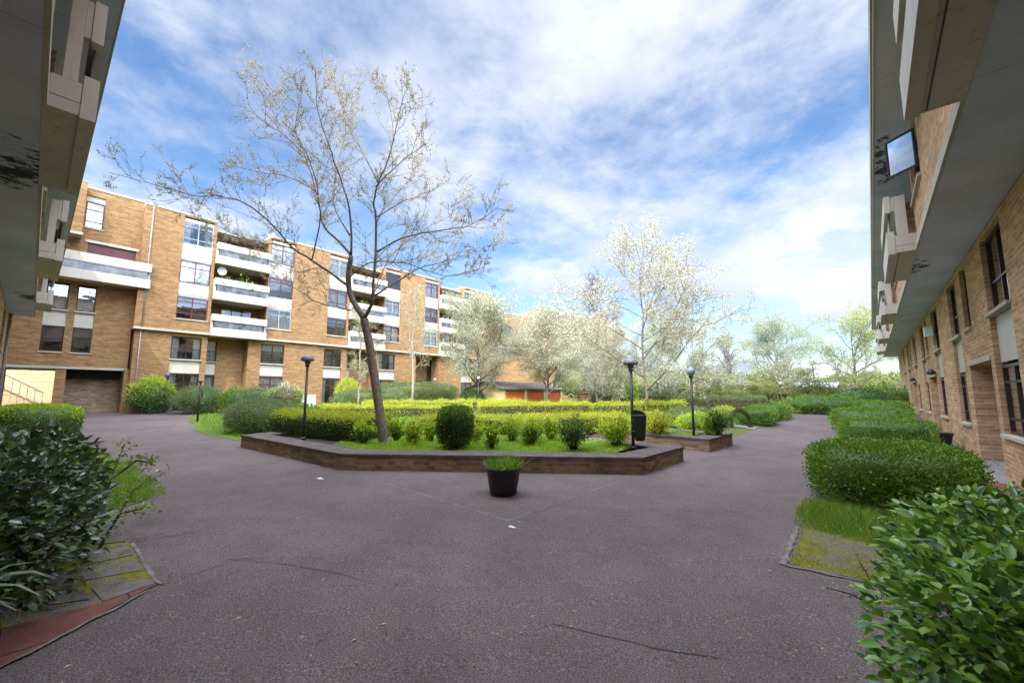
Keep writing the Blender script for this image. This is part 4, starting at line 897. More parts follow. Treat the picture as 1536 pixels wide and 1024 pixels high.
# -- raised bed: clipped rows and little bushes
GA = 'golden clipped hedges in the garden'
def hedge_row(label, p, q, w, h, mat, n, L, seed, dz, tops=None):
    cx, cy = (p[0] + q[0]) / 2, (p[1] + q[1]) / 2; ln = math.hypot(q[0] - p[0], q[1] - p[1]); a = math.atan2(q[1] - p[1], q[0] - p[0])
    rg = np.random.default_rng(seed); z0 = zg(cx, cy) + dz; o = thing('clipped_hedge', label, 'hedge', (cx, cy, z0), GA)
    lf = lump(rg); n_ = n; f = rg.choice(5, n_, p=[.42, .24, .18, .08, .08]); a_, b_ = rg.random(n_), rg.random(n_); d = 1 - .22 * rg.random(n_) ** 2
    u = np.where(f < 3, a_ * 2 - 1, np.where(f == 3, d, -d)); v = np.where(f == 0, b_ * 2 - 1, np.where(f == 1, d, np.where(f == 2, -d, b_ * 2 - 1))); t_ = np.where(f == 0, d, b_ if True else 0); t_ = np.where((f > 2), a_, t_)
    Nn = np.zeros((n_, 3)); Nn[f == 0, 2] = 1; Nn[f == 1, 1] = 1; Nn[f == 2, 1] = -1; Nn[f == 3, 0] = 1; Nn[f == 4, 0] = -1
    U, V, T = u * ln / 2, v * w / 2, t_ * h
    wob = lf(np.stack([U, V, T], 1) * 1.8); V = V * (1 + .20 * wob); T = T * (1 + .24 * wob) + np.minimum(rg.exponential(.03, n_), .16) * (f == 0) 
    T = np.where(T > h * .6, T * (1 - .10 * np.abs(v) ** 6), T)
    A = Nn * .6 + rg.normal(0, .5, (n_, 3)) + np.array([0, 0, .35]); ca, sa = math.cos(a), math.sin(a)
    rotm = lambda M: np.stack([M[:, 0] * ca - M[:, 1] * sa, M[:, 0] * sa + M[:, 1] * ca, M[:, 2]], 1)
    P = rotm(np.stack([U, V, T], 1)) ; P[:, 0] += cx; P[:, 1] += cy; P[:, 2] = P[:, 2] + SL * np.clip(P[:, 1] - P[:, 0], -12, 46) + dz; A = rotm(A)
    mb = MB(); uu = [-ln / 2 * .94, ln / 2 * .94]; c = []
    for zz in (0.0, h * .86):
        for (i, j) in ((0, -1), (1, -1), (1, 1), (0, 1)):
            lx, ly = uu[i], j * w * .40; X, Y = cx + lx * ca - ly * sa, cy + lx * sa + ly * ca; c.append((X, Y, zg(X, Y) + dz + zz))
    mb.hexa(c); obj('inner_growth', mb, 'twig', o)
    if tops:
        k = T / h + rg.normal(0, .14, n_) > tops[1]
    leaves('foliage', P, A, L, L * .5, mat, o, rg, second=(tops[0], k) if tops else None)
    return o
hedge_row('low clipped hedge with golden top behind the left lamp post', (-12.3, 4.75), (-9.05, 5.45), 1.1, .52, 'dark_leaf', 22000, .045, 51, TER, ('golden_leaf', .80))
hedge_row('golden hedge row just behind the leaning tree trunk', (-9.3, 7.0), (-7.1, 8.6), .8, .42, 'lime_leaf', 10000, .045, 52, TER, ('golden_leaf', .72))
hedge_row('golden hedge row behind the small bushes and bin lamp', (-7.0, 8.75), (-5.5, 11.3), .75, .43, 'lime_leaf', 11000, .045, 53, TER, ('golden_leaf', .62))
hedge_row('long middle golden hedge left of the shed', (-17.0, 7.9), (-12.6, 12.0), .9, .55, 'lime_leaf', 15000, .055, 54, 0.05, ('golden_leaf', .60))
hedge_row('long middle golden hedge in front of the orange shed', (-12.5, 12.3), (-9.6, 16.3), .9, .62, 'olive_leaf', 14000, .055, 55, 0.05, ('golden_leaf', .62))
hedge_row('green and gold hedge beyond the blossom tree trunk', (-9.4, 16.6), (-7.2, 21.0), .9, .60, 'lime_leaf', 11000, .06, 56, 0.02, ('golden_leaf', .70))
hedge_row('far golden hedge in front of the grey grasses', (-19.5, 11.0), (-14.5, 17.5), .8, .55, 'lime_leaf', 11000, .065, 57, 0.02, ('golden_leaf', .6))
hedge_row('grey green hedge behind the arch', (-8.0, 22.5), (-3.9, 23.5), 1.0, .85, 'grey_green_leaf', 9000, .07, 58, 0.0)
hedge_row('grey green hedge running behind the tall lamps', (-14.0, 24.0), (-8.2, 26.0), 1.2, .85, 'grey_green_leaf', 9000, .07, 59, 0.0)
GB = 'small bushes planted in the raised bed'
sb = [(545, 665, .24, .48, 'privet_leaf', 'small bright bush left of the leaning tree, nearest the lamp'), (594, 662, .21, .53, 'privet_leaf', 'narrow leafy bush directly right of the leaning trunk'), (620, 668, .22, .51, 'lime_leaf', 'small vase shaped bush midway between trunk and dark round bush'),
      (646, 662, .19, .52, 'lime_leaf', 'slim bush tucked against the left of the dark round bush'), (738, 673, .15, .52, 'privet_leaf', 'thinnest upright bush right of the dark round bush'), (712, 664, .22, .48, 'lime_leaf', 'yellowish bush just right behind the dark round bush'),
      (768, 662, .27, .57, 'lime_leaf', 'wide yellow green bush behind the flower pot'), (797, 668, .25, .54, 'privet_leaf', 'leafy bush with dark stem right of the flower pot'), (826, 662, .24, .56, 'lime_leaf', 'yellow green bush left of the dark spreading bush'), (860, 675, .34, .62, 'dark_leaf', 'dark spreading bush with bare crooked stems at the coping'),
      (925, 670, .36, .62, 'lime_leaf', 'broad twiggy yellow green bush left of the litter bin'), (985, 652, .46, .62, 'golden_leaf', 'large golden bush behind the litter bin'), (1064, 654, .20, .50, 'lime_leaf', 'small pale bush behind the second lamp'), (1078, 655, .30, .66, 'dark_leaf', 'dark green bush at the end of the short planter')]
for i, (px, py, r, h, mt, lab) in enumerate(sb):
    x, y = G(px, py, TER); sprig_bush('small_bush', lab, 'bush', x, y, r * 1.05, h, mt, int(1500 + 9000 * r * r), .05, .026, 100 + i, TER, GB, int(9 + 24 * r), ('lime_leaf', .6) if mt == 'privet_leaf' else ('privet_leaf', .75) if mt == 'dark_leaf' else ('golden_leaf', .7), .28 if mt != 'dark_leaf' else .36)
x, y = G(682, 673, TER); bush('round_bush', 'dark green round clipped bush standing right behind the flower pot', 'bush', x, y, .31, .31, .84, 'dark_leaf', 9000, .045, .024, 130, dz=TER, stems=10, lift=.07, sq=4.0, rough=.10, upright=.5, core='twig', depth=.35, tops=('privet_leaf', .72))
# -- left lawn shrubs
bush('round_bush', 'large round clipped grey green bush at the left end of the planter wall', 'bush', -15.0, 4.9, .95, .9, 1.0, 'grey_green_leaf', 14000, .06, .022, 140, rough=.08, sq=2.4, core='dark_leaf')
bush('round_bush', 'round grey green bush beside the lamp without a globe', 'bush', -25.3, 5.5, 1.05, 1.0, 1.3, 'grey_green_leaf', 8000, .075, .03, 141, rough=.1, core='dark_leaf')
bush('shrub', 'bright green shrub at the corner of the far block under a lamp', 'shrub', -27.2, 4.0, 1.05, 0.9, 1.75, 'dark_leaf', 8000, .085, .042, 142, rough=.34, tops=('lime_leaf', .55), depth=.4)
bush('shrub', 'tall green shrub behind the lamp without a globe', 'shrub', -24.4, 6.9, .8, .8, 1.2, 'privet_leaf', 5000, .08, .036, 143, rough=.2)
bush('shrub', 'loose pale shrub dotted with white flowers before the far block', 'shrub', -21.0, 7.9, .95, .8, 1.45, 'sapling_leaf', 4500, .075, .035, 144, rough=.3, core='twig', depth=.6, tops=('blossom', .93))
bush('shrub', 'light green shrub left of the white flowered shrub', 'shrub', -22.6, 7.2, .8, .7, 1.25, 'grey_green_leaf', 4200, .08, .036, 145, rough=.25)
bush('shrub', 'low green shrub right of the big round clipped bush', 'shrub', -15.6, 6.4, .8, .7, .75, 'privet_leaf', 5000, .07, .03, 146, rough=.2)
bush('shrub', 'bright yellow flowering shrub against the far block', 'shrub', -25.6, 13.4, .75, .7, 1.7, 'golden_leaf', 5000, .085, .05, 147, rough=.3, depth=.4, core='olive_leaf')
bush('shrub', 'low pale ground shrub below the yellow shrub', 'shrub', -23.5, 12.4, 1.6, .7, .9, 'grey_green_leaf', 5000, .09, .03, 148, rough=.2, upright=1.0)
bush('shrub', 'dark small bush at the left gable of the shed', 'shrub', -20.5, 19.6, .8, .8, 1.0, 'dark_leaf', 4000, .08, .04, 149, rough=.15)
bush('ornamental_grass', 'long band of tall grey green grasses before the far block', 'grass clump', -23.6, 17.5, .9, 3.6, 1.35, 'grey_green_leaf', 12000, .26, .02, 150, sq=3.4, rough=.15, upright=1.3, core='olive_leaf', rot=R(8))
bush('ornamental_grass', 'lower band of grey green grasses left of the thin birch', 'grass clump', -22.0, 13.2, .8, 1.9, 1.0, 'grey_green_leaf', 7000, .22, .02, 151, sq=3.4, rough=.15, upright=1.3, core='olive_leaf')
for i, (x, y, z, r, h, mt, lab) in enumerate(PLANTS): sprig_bush('balcony_plant', lab, 'plant', x, y, r, h, mt, 500, .13, .07, 600 + i, z - zg(x, y), 'plants on the far balconies', 12, None, .1)
# -- hedge arch
ar = thing('hedge_arch', 'clipped brown green hedge arch standing beside the path', 'arch', (-3.75, 17.0, zg(-3.75, 17)))
mb = MB(); rg = np.random.default_rng(8); P, A = [], []; ax, ay = RT[0], RT[1]; c0 = np.array(G(1111, 641)); z0 = zg(*c0)
pts = [(-.34, 0), (-.345, .2), (-.29, .42), (-.14, .58), (0, .62), (.14, .58), (.29, .42), (.345, .2), (.34, 0)]
W_ = [np.array([c0[0] + ax * a, c0[1] + ay * a, z0 + b]) for a, b in pts]; mb.tube(W_, [.05] * 9, 7)
for i in range(2600): k = rg.integers(8); w = rg.random(); d = unit(rg.normal(size=(1, 3)))[0]; P.append(W_[k] * (1 - w) + W_[k + 1] * w + d * .075); A.append(d + rg.normal(0, .4, 3))
obj('frame', mb, 'twig', ar); leaves('foliage', np.array(P), np.array(A), .04, .02, 'olive_leaf', ar, rg)
bush('shrub', 'sunlit golden bush seen through the hedge arch', 'shrub', -4.6, 18.6, .5, .5, .62, 'golden_leaf', 3000, .05, .025, 152)
bush('round_bush', 'clipped green bush right of the golden bushes left of the arch', 'bush', -4.9, 15.2, .8, .8, .75, 'grey_green_leaf', 5000, .055, .026, 153)
bush('round_bush', 'lime bush between the short planter and the arch', 'bush', -4.3, 14.0, .6, .6, .62, 'lime_leaf', 4500, .05, .026, 154)

# ------------------------------------------------------------------ trees
def grow_tree(name, label, x, y, h, spread, seed, leaf, n_leaf, L, W, bark='bark', r0=.13, trunk=.25, limbs=9, droop=0.0, up=.55, twig_mat=None, cluster=.10, group=None, fine=5, lean=(0, 0), leaf_from=0.25, dz=0.0, sub=7, wood=1.0, leaf2=None, share2=0.0, cone=0.0, thin=0.0):
    rg = np.random.default_rng(seed); z0 = zg(x, y) + dz; o = thing(name, label, 'tree', (x, y, z0), group)
    b = np.array([x, y, z0]); mb = MB(); tips = []
    top = b + np.array([lean[0], lean[1], h * .93]); tp = [b - [0, 0, .1]]
    nt = 7
    for i in range(1, nt + 1):
        w = i / nt; tp.append(b + (top - b) * w + rg.normal(0, .035 * h * .25, 3) * [1, 1, .2])
    tr = [r0 * wood * (1 - .88 * (i / nt)) for i in range(nt + 1)]; tr[0] *= 1.35
    mb.tube(tp, tr, 9)
    def along(pts, w):
        f = w * (len(pts) - 1); i = min(int(f), len(pts) - 2); return pts[i] + (pts[i + 1] - pts[i]) * (f - i), unit((pts[i + 1] - pts[i])[None])[0]
    def branch(p, d, ln, r, lev):
        n = 4; pts = [p]; dd = d.copy()
        for i in range(n):
            dd = dd + rg.normal(0, .16, 3) + np.array([0, 0, (up * .22 if lev < 2 else 0) - droop * (i / n)]); dd = dd / np.linalg.norm(dd); pts.append(pts[-1] + dd * ln / n)
        mb.tube(pts, [max(r * (1 - .75 * i / n), .0035 * wood) for i in range(n + 1)], 5 if lev < 2 else 3, cap=False)
        if lev >= 2: tips.append((pts, lev))
        if lev < 3:
            m = sub if lev == 1 else fine
            for i in range(m):
                q, dr = along(pts, .22 + .75 * (i + rg.random()) / m); s = unit(np.cross(dr, rg.normal(size=3))[None])[0]
                nd = dr * .75 + s * rg.uniform(.5, .95); nd /= np.linalg.norm(nd); branch(q, nd, ln * rg.uniform(.32, .52), r * .45, lev + 1)
    for i in range(limbs):
        w = trunk + (1 - trunk) * (i + .5 * rg.random()) / limbs; q, dr = along(tp, w); a = i * 2.4 + rg.uniform(-.4, .4)
        prof = math.sin(math.pi * min(1, max(.12, (w - trunk) / (1 - trunk) * .80 + .18)))
        if cone: prof = 1.08 - cone * (w - trunk) / (1 - trunk)
        nd = np.array([math.cos(a), math.sin(a), up * (0.6 + w)]); nd /= np.linalg.norm(nd)
        branch(q, nd, spread * prof * rg.uniform(.75, 1.1) + .1 * h, r0 * (1 - .8 * w) * .6 * wood, 1)
    obj('trunk', mb, bark, o, True)
    if n_leaf:
        P, A = [], []; tl = [sum(float(np.linalg.norm(b_ - a_)) for a_, b_ in zip(p_, p_[1:])) for p_, _ in tips]; ts = sum(tl)
        for (pts, lev), l_ in zip(tips, tl):
            for i in range(int(n_leaf * l_ / ts * (1 + .5 * thin - thin * min(1.0, (pts[0][2] - z0) / h)) + rg.random())):
                q, dr = along(pts, leaf_from + (1 - leaf_from) * rg.random()); P.append(q + rg.normal(0, cluster, 3)); A.append(dr * .5 + rg.normal(0, .7, 3))
        P, A = np.array(P), np.array(A)
        if leaf2:
            kk = rg.random(len(P)) < share2; leaves('blossom', P[kk], A[kk], L, W, leaf2, o, rg); P, A = P[~kk], A[~kk]
        leaves('crown', P, A, L, W, leaf, o, rg)
    return o

# the leaning tree in the raised bed, limbs surveyed one by one
T1 = thing('blossom_tree', 'tall leaning tree with sparse blossom on bare branches in the raised bed', 'tree', (*G(575, 668, TER), zg(*G(575, 668, TER)) + TER))
bx, by = G(575, 668, TER); D0 = float(np.dot(np.array([bx, by, .56]) - CAM, FW))
rg = np.random.default_rng(77); mb = MB(); mbt = MB(); tips = []
c5 = lambda a, b: (340 + a / 2.626, 90 + b / 2.626)
LIMB = [  # (polyline px, depth offsets, r0, r1)
    ([(575, 672), (573, 640), (567, 600), (560, 555), (553, 510), (546, 478)], [0, 0, .05, .1, .1, .1], .135, .105),
    ([(546, 478), c5(490, 930), c5(480, 860), c5(490, 770)], [.1, .15, .1, 0], .085, .065),
    ([c5(490, 770), c5(440, 710), c5(385, 660), c5(365, 580), c5(350, 510), c5(310, 380), c5(260, 260), c5(180, 140), c5(118, 25)], [0, .1, .2, .3, .4, .5, .6, .7, .8], .055, .008),
    ([(546, 478), c5(570, 960), c5(578, 880), c5(590, 640), c5(580, 560), c5(600, 480), c5(640, 380), c5(690, 170), c5(716, 105)], [.1, -.1, -.2, -.4, -.5, -.6, -.7, -.8, -.8], .075, .008),
    ([c5(472, 885), c5(340, 790), c5(260, 740), c5(180, 650), c5(80, 570), c5(-10, 540), c5(-130, 535), (245, 281), (165, 259)], [.1, -.2, -.4, -.7, -.9, -1.1, -1.4, -1.6, -1.8], .05, .006),
    ([c5(490, 985), c5(410, 970), c5(340, 945), c5(270, 900), c5(180, 860)], [.1, .4, .7, 1.0, 1.3], .03, .006),
    ([c5(575, 930), c5(690, 860), c5(760, 820), c5(870, 790), c5(1020, 740), c5(1086, 703)], [-.1, .2, .5, .8, 1.2, 1.4], .045, .006),
    ([c5(585, 760), c5(700, 700), c5(850, 670), c5(960, 650), c5(1072, 578)], [-.3, -.6, -1.0, -1.3, -1.6], .04, .006),
    ([c5(490, 770), c5(485, 590), c5(430, 420), c5(400, 330), c5(360, 200), c5(348, 22)], [0, -.3, -.6, -.8, -1.0, -1.2], .045, .007),
    ([c5(485, 690), c5(420, 560), c5(440, 400), c5(470, 260), c5(440, 90)], [-.1, .3, .7, 1.0, 1.2], .035, .006),
    ([c5(600, 490), c5(540, 370), c5(480, 270), c5(450, 170), c5(400, 60)], [-.6, -.2, .2, .5, .8], .03, .006),
    ([c5(585, 500), c5(700, 390), c5(790, 328)], [-.5, -.9, -1.2], .022, .006),
    ([c5(588, 620), c5(690, 560), c5(790, 520), c5(878, 474)], [-.4, 0, .4, .7], .028, .006),
    ([c5(352, 515), c5(240, 460), c5(120, 440), c5(10, 415)], [.4, .8, 1.2, 1.5], .024, .005),
    ([c5(335, 790), c5(370, 600), c5(330, 400), c5(270, 280), c5(300, 120)], [-.2, -.6, -1.0, -1.2, -1.4], .028, .006),
    ([c5(480, 860), c5(560, 800), c5(700, 800), c5(860, 850), c5(1020, 815)], [.1, -.5, -1.0, -1.5, -1.9], .03, .006),
    ([c5(590, 640), c5(640, 560), c5(740, 450), c5(768, 390)], [-.4, .2, .8, 1.1], .026, .006),
    ([c5(310, 380), c5(230, 300), c5(140, 240), c5(80, 170)], [.5, .1, -.3, -.5], .02, .005),
    ([c5(260, 740), c5(150, 720), c5(40, 690), c5(-60, 640), c5(-170, 590)], [-.4, 0, .3, .6, .9], .024, .005),
    ([c5(470, 880), c5(380, 820), c5(260, 830), c5(120, 760), c5(0, 700)], [.1, .7, 1.3, 1.8, 2.2], .026, .005),
    ([c5(575, 930), c5(640, 780), c5(760, 680), c5(900, 600), c5(960, 560)], [-.1, .8, 1.5, 2.0, 2.3], .03, .005),
    ([c5(470, 260), c5(520, 190), c5(512, 115)], [1.0, 1.1, 1.2], .014, .005), ([c5(690, 170), c5(730, 190), c5(748, 160)], [-.8, -.8, -.9], .01, .004), ([c5(660, 320), c5(640, 170), c5(606, 115)], [-.7, -.5, -.4], .014, .005),
    ([c5(180, 140), c5(215, 120), c5(225, 70)], [.7, .6, .5], .01, .004), ([c5(210, 190), c5(120, 110), c5(75, 65)], [.65, .8, .9], .012, .004)]
def smooth(pts):
    out = []
    for i in range(len(pts) - 1):
        p0, p1, p2, p3 = pts[max(i - 1, 0)], pts[i], pts[i + 1], pts[min(i + 2, len(pts) - 1)]
        for k in range(4):
            t_ = k / 4; out.append(.5 * (2 * p1 + (p2 - p0) * t_ + (2 * p0 - 5 * p1 + 4 * p2 - p3) * t_ ** 2 + (3 * p1 - p0 - 3 * p2 + p3) * t_ ** 3))
    return out + [pts[-1]]
def tw(p, d, ln, r, lev):
    pts = [p]; dd = d.copy()
    for i in range(4): dd = unit((dd + rg.normal(0, .11, 3) + np.array([0, 0, .05]))[None])[0]; pts.append(pts[-1] + dd * ln / 4)
    mbt.tube(pts, [max(r * (1 - .7 * i / 4), .0026) for i in range(5)], 4 if lev == 0 else 3, cap=False); tips.append(pts)
    if lev < 2:
        for i in range(4 if lev == 0 else 2):
            k = rg.integers(1, 5); s = unit(np.cross(dd, rg.normal(size=3))[None])[0]; tw(pts[k], unit((dd * .8 + s * .75)[None])[0], ln * rg.uniform(.4, .7), r * .6, lev + 1)
for i, (pl, dp, ra, rb_) in enumerate(LIMB):
    W_ = smooth([at(p[0], p[1], D0 + d) for p, d in zip(pl, dp)]); n = len(W_)
    if i > 0:
        for k in range(1, n - 1): W_[k] = W_[k] + rg.normal(0, .006, 3)
    q_ = .80 if i < 2 else .58; mb.tube(W_, [q_ * (ra + (rb_ - ra) * (k / (n - 1)) ** .7) for k in range(n)], 10 if i < 2 else 7)
    if i == 0: mb.tube([W_[0] - [0, 0, .05], W_[0] + [0, 0, .06], W_[0] + [0, 0, .22]], [.18, .14, .11], 10)
    if i < 2: continue
    ln = sum(np.linalg.norm(b - a) for a, b in zip(W_, W_[1:])); m = int(ln / .19)
    for k in range(m):
        w = .18 + .82 * (k + rg.random()) / m; f = min(w, .999) * (n - 1); q = int(f); p = W_[q] + (W_[q + 1] - W_[q]) * (f - q); dr = unit((W_[q + 1] - W_[q])[None])[0]
        s = unit(np.cross(dr, rg.normal(size=3))[None])[0]; tw(p, unit((dr * .7 + s * .8 + np.array([0, 0, .18]))[None])[0], rg.uniform(.25, .85) * (1.15 - .6 * w), .0065 * (1.2 - .6 * w), 0)
    tips.append(W_[-6:])
obj('trunk', mb, 'bark', T1, True); obj('twigs', mbt, 'bark_pale', T1)
P, A = [], []
for pts in tips:
    for i in range(rg.integers(1, 5)):
        k = rg.integers(0, len(pts) - 1); c = pts[k] + (pts[k + 1] - pts[k]) * rg.random()
        for j in range(rg.integers(2, 5)): P.append(c + rg.normal(0, .013, 3)); A.append(rg.normal(0, .7, 3) + [0, 0, .3])
P, A = np.array(P), np.array(A); kk = rg.random(len(P)) < .10
leaves('blossom', P[kk], A[kk], .028, .020, 'blossom', T1, rg); leaves('crown', P[~kk], A[~kk], .030, .016, 'bud_leaf', T1, rg)

GT = 'trees standing in the garden'
grow_tree('blossom_tree', 'broad white blossom tree behind the bin lamp in the middle of the garden', -8.0, 18.66, 8.9, 3.5, 201, 'bud_leaf', 56000, .062, .042, 'bark', .12, .15, 26, up=.6, cluster=.07, group=GT, leaf2='blossom', share2=.42, sub=10, fine=6, cone=.86, wood=.6, thin=1.25)
grow_tree('willow_tree', 'fluffy pale green tree left of the orange shed', -20.2, 19.8, 6.9, 3.0, 202, 'spring_leaf', 60000, .085, .042, 'bark_dark', .12, .12, 24, up=.7, cluster=.22, group=GT, leaf2='blossom', share2=.12, sub=8)
grow_tree('willow_tree', 'fluffy pale green tree in front of the orange shed right end', -16.4, 22.6, 5.9, 3.0, 203, 'spring_leaf', 60000, .085, .042, 'bark', .11, .12, 24, up=.7, cluster=.22, group=GT, leaf2='blossom', share2=.18, sub=8)
grow_tree('birch_tree', 'thin pale trunked birch with almost bare branches before the far block', -20.86, 14.93, 7.4, 1.2, 204, 'spring_leaf', 1800, .09, .045, 'bark_pale', .075, .3, 12, up=1.0, group=GT, sub=5, fine=4)
grow_tree('birch_tree', 'slim bare young tree seen through the leaning tree, left of the birch', -20.6, 11.3, 5.6, 1.1, 205, 'spring_leaf', 2400, .08, .04, 'bark_pale', .06, .25, 11, up=.8, group=GT, sub=5, fine=4)
grow_tree('bare_tree', 'purplish bare twiggy tree left of the white blossom tree', -15.4, 27.5, 9.3, 2.3, 206, 'bud_leaf', 1500, .09, .05, 'twig_purple', .13, .3, 16, up=1.2, group=GT, wood=2.3, sub=8, fine=6)
grow_tree('blossom_tree', 'smaller white blossom tree between the shed and the big blossom tree', -13.0, 24.0, 4.8, 2.5, 207, 'bud_leaf', 24000, .08, .045, 'bark_pale', .08, .2, 12, up=.5, cluster=.10, group=GT, leaf2='blossom', share2=.6)
grow_tree('blossom_tree', 'low white blossom tree right behind the big blossom tree', -7.6, 24.5, 4.6, 2.7, 208, 'pale_tree_leaf', 24000, .08, .045, 'bark_pale', .08, .2, 12, up=.5, cluster=.10, group=GT, leaf2='blossom', share2=.5)
grow_tree('bare_tree', 'bare grey pink tree standing against the sky in the far distance', -9.4, 40.0, 5.6, 1.4, 209, 'bud_leaf', 500, .09, .05, 'twig_purple', .10, .2, 16, up=1.4, group=GT, wood=2.4, sub=7)
grow_tree('willow_tree', 'large pale green rounded tree at the far end of the path', -6.2, 43.0, 6.3, 3.4, 210, 'pale_tree_leaf', 30000, .11, .05, 'bark_pale', .14, .12, 20, up=.75, cluster=.2, group=GT, sub=8)
grow_tree('willow_tree', 'pale yellow green tree beyond the far end of the right block', -1.0, 47.0, 6.6, 3.5, 211, 'yellow_tree_leaf', 22000, .12, .055, 'bark', .15, .15, 18, up=.65, cluster=.18, group=GT, leaf2='pale_tree_leaf', share2=.55)
grow_tree('spreading_tree', 'low spreading olive tree above the far path lamp', -4.5, 34.5, 2.7, 1.9, 212, 'olive_leaf', 7000, .10, .045, 'bark', .11, .12, 11, up=.35, cluster=.12, group=GT, leaf2='spring_leaf', share2=.5)
grow_tree('blossom_tree', 'low pale blossom tree just left of the big blossom tree trunk', -11.6, 20.6, 3.6, 2.0, 214, 'spring_leaf', 18000, .075, .04, 'bark_pale', .06, .15, 12, up=.5, cluster=.12, group=GT, leaf2='blossom', share2=.5)
grow_tree('birch_tree', 'young pale stemmed tree behind the first path lamp', -10.5, 27.0, 5.0, 2.0, 213, 'pale_tree_leaf', 14000, .09, .045, 'bark_pale', .07, .2, 11, up=.8, group=GT, leaf2='blossom', share2=.3)
# background shrubs closing the garden
bgs = [(-6.2, 31.5, 2.6, 1.5, 2.0, 'olive_leaf', 'broad olive shrub behind the arch'), (-10.2, 33.0, 2.4, 1.6, 2.6, 'olive_leaf', 'tall olive thicket behind the bare grey pink tree'), (-13.6, 33.5, 2.4, 1.6, 2.4, 'spring_leaf', 'pale thicket behind the white blossom tree'), (-8.2, 36.5, 3.0, 1.6, 2.2, 'grey_green_leaf', 'grey green thicket under the far rounded tree'),
       (-3.2, 37.0, 2.0, 1.4, 1.5, 'olive_leaf', 'low olive shrub at the far left of the path end'), (-17.0, 34.0, 2.6, 1.6, 2.6, 'spring_leaf', 'pale thicket right of the shed'), (0.3, 35.0, 1.4, 1.6, 1.3, 'privet_leaf', 'green shrub by the end of the right block'), (-20.8, 33.5, 2.4, 1.6, 3.2, 'spring_leaf', 'pale thicket behind the shed roof')]
for i, (x, y, rx, ry, h, mt, lab) in enumerate(bgs): bush('thicket', lab, 'shrub', x, y, rx, ry, h, mt, 6500, .13, .055, 300 + i, rough=.3, core='olive_leaf', depth=.5, rot=R(40), group='shrub thickets at the end of the garden')
bush('shrub', 'dark conical evergreen behind the blossom tree trunk', 'shrub', -10.8, 23.2, .34, .34, 2.1, 'lime_leaf', 2500, .09, .045, 320, rough=.3, core='olive_leaf')
bush('treeline', 'distant pale green treeline beyond the garden', 'treeline', 4, 104, 16, 5, 4.2, 'olive_leaf', 9000, .6, .3, 330, rough=.3, core='olive_leaf')
bush('treeline', 'distant grey green treeline left behind the thickets', 'treeline', -38, 82, 18, 5, 6.0, 'grey_green_leaf', 9000, .6, .3, 331, rough=.3, core='olive_leaf', rot=R(35))

# ------------------------------------------------------------------ shed, fence, distant wall
sh = thing('garage_shed', 'low brick garage shed with orange doors and grey roof', 'shed', (-18.6, 23.5, 0.95))
SH = Frame((0, 0), (0, 1), (1, 0)); zb = 0.9
mb = MB(); SH.box(mb, 20.6, 20.85, -22.2, -18.6, zb, zb + 1.15); SH.box(mb, 27.35, 27.6, -22.2, -18.6, zb, zb + 1.15); SH.box(mb, 20.85, 27.35, -22.2, -22.0, zb, zb + 1.1)
for y_ in (22.9, 25.1): SH.box(mb, y_, y_ + .22, -18.75, -18.58, zb, zb + 1.13)
mb.face([(-18.6, 20.6, zb + 1.15), (-22.2, 20.6, zb + 1.15), (-20.4, 20.6, zb + 1.60)]); mb.face([(-18.6, 27.6, zb + 1.15), (-20.4, 27.6, zb + 1.60), (-22.2, 27.6, zb + 1.15)])
obj('wall', mb, 'cream_brick', sh)
for a, b in ((20.86, 22.89), (23.13, 25.09), (25.33, 27.34)):
    mb = MB()
    for k in range(8): u = a + (b - a) * k / 8; SH.box(mb, u + .01, u + (b - a) / 8 - .01, -18.72, -18.66 - (k % 2) * .01, zb + .02, zb + 1.12)
    obj('garage_door', mb, 'orange_board', sh)
mb = MB()
for s in (1, -1):
    x0, x1 = -20.4 + s * 1.92, -20.4
    mb.hexa([(x0, 20.4, zb + 1.10), (x0, 27.8, zb + 1.10), (x1, 27.8, zb + 1.62), (x1, 20.4, zb + 1.62), (x0, 20.4, zb + 1.19), (x0, 27.8, zb + 1.19), (x1, 27.8, zb + 1.71), (x1, 20.4, zb + 1.71)])
obj('roof', mb, 'roof_slate', sh)
fe = thing('wooden_fence', 'low brown wooden fence right of the orange shed', 'fence', (-16.2, 28.6, 1.0))
mb = MB()
for k in range(9):
    p = np.array([-17.6, 28.4]) + np.array([.92, .38]) * k * .55; mb.box(p[0] - .04, p[0] + .04, p[1] - .04, p[1] + .04, .9, 1.95)
obj('post', mb, 'fence_wood', fe); mb = MB()
for z_ in (1.15, 1.45, 1.75):
    p, q = np.array([-17.65, 28.34]), np.array([-13.5, 30.05]); mb.hexa([(p[0], p[1] - .075, z_), (q[0], q[1] - .075, z_), (q[0], q[1] - .05, z_), (p[0], p[1] - .05, z_), (p[0], p[1] - .075, z_ + .17), (q[0], q[1] - .075, z_ + .17), (q[0], q[1] - .05, z_ + .17), (p[0], p[1] - .05, z_ + .17)])
obj('rail', mb, 'fence_wood', fe)
dw = thing('boundary_wall', 'long low brown wall across the far end beyond the path', 'wall', (-3, 56, 1.1))
mb = MB(); mb.box(-14, 12, 56, 56.3, 0.9, 2.35); obj('wall', mb, 'far_wall', dw); mb = MB(); mb.box(-14.1, 12.1, 55.95, 56.35, 2.351, 2.45); obj('coping', mb, 'coping', dw)
wh = thing('warehouse', 'distant pale blue roofed warehouse beyond the far wall', 'building', (-6, 92, 1))
mb = MB(); mb.box(-10.5, -4.5, 88, 100, 0.9, 2.9); obj('wall', mb, 'white_box', wh)
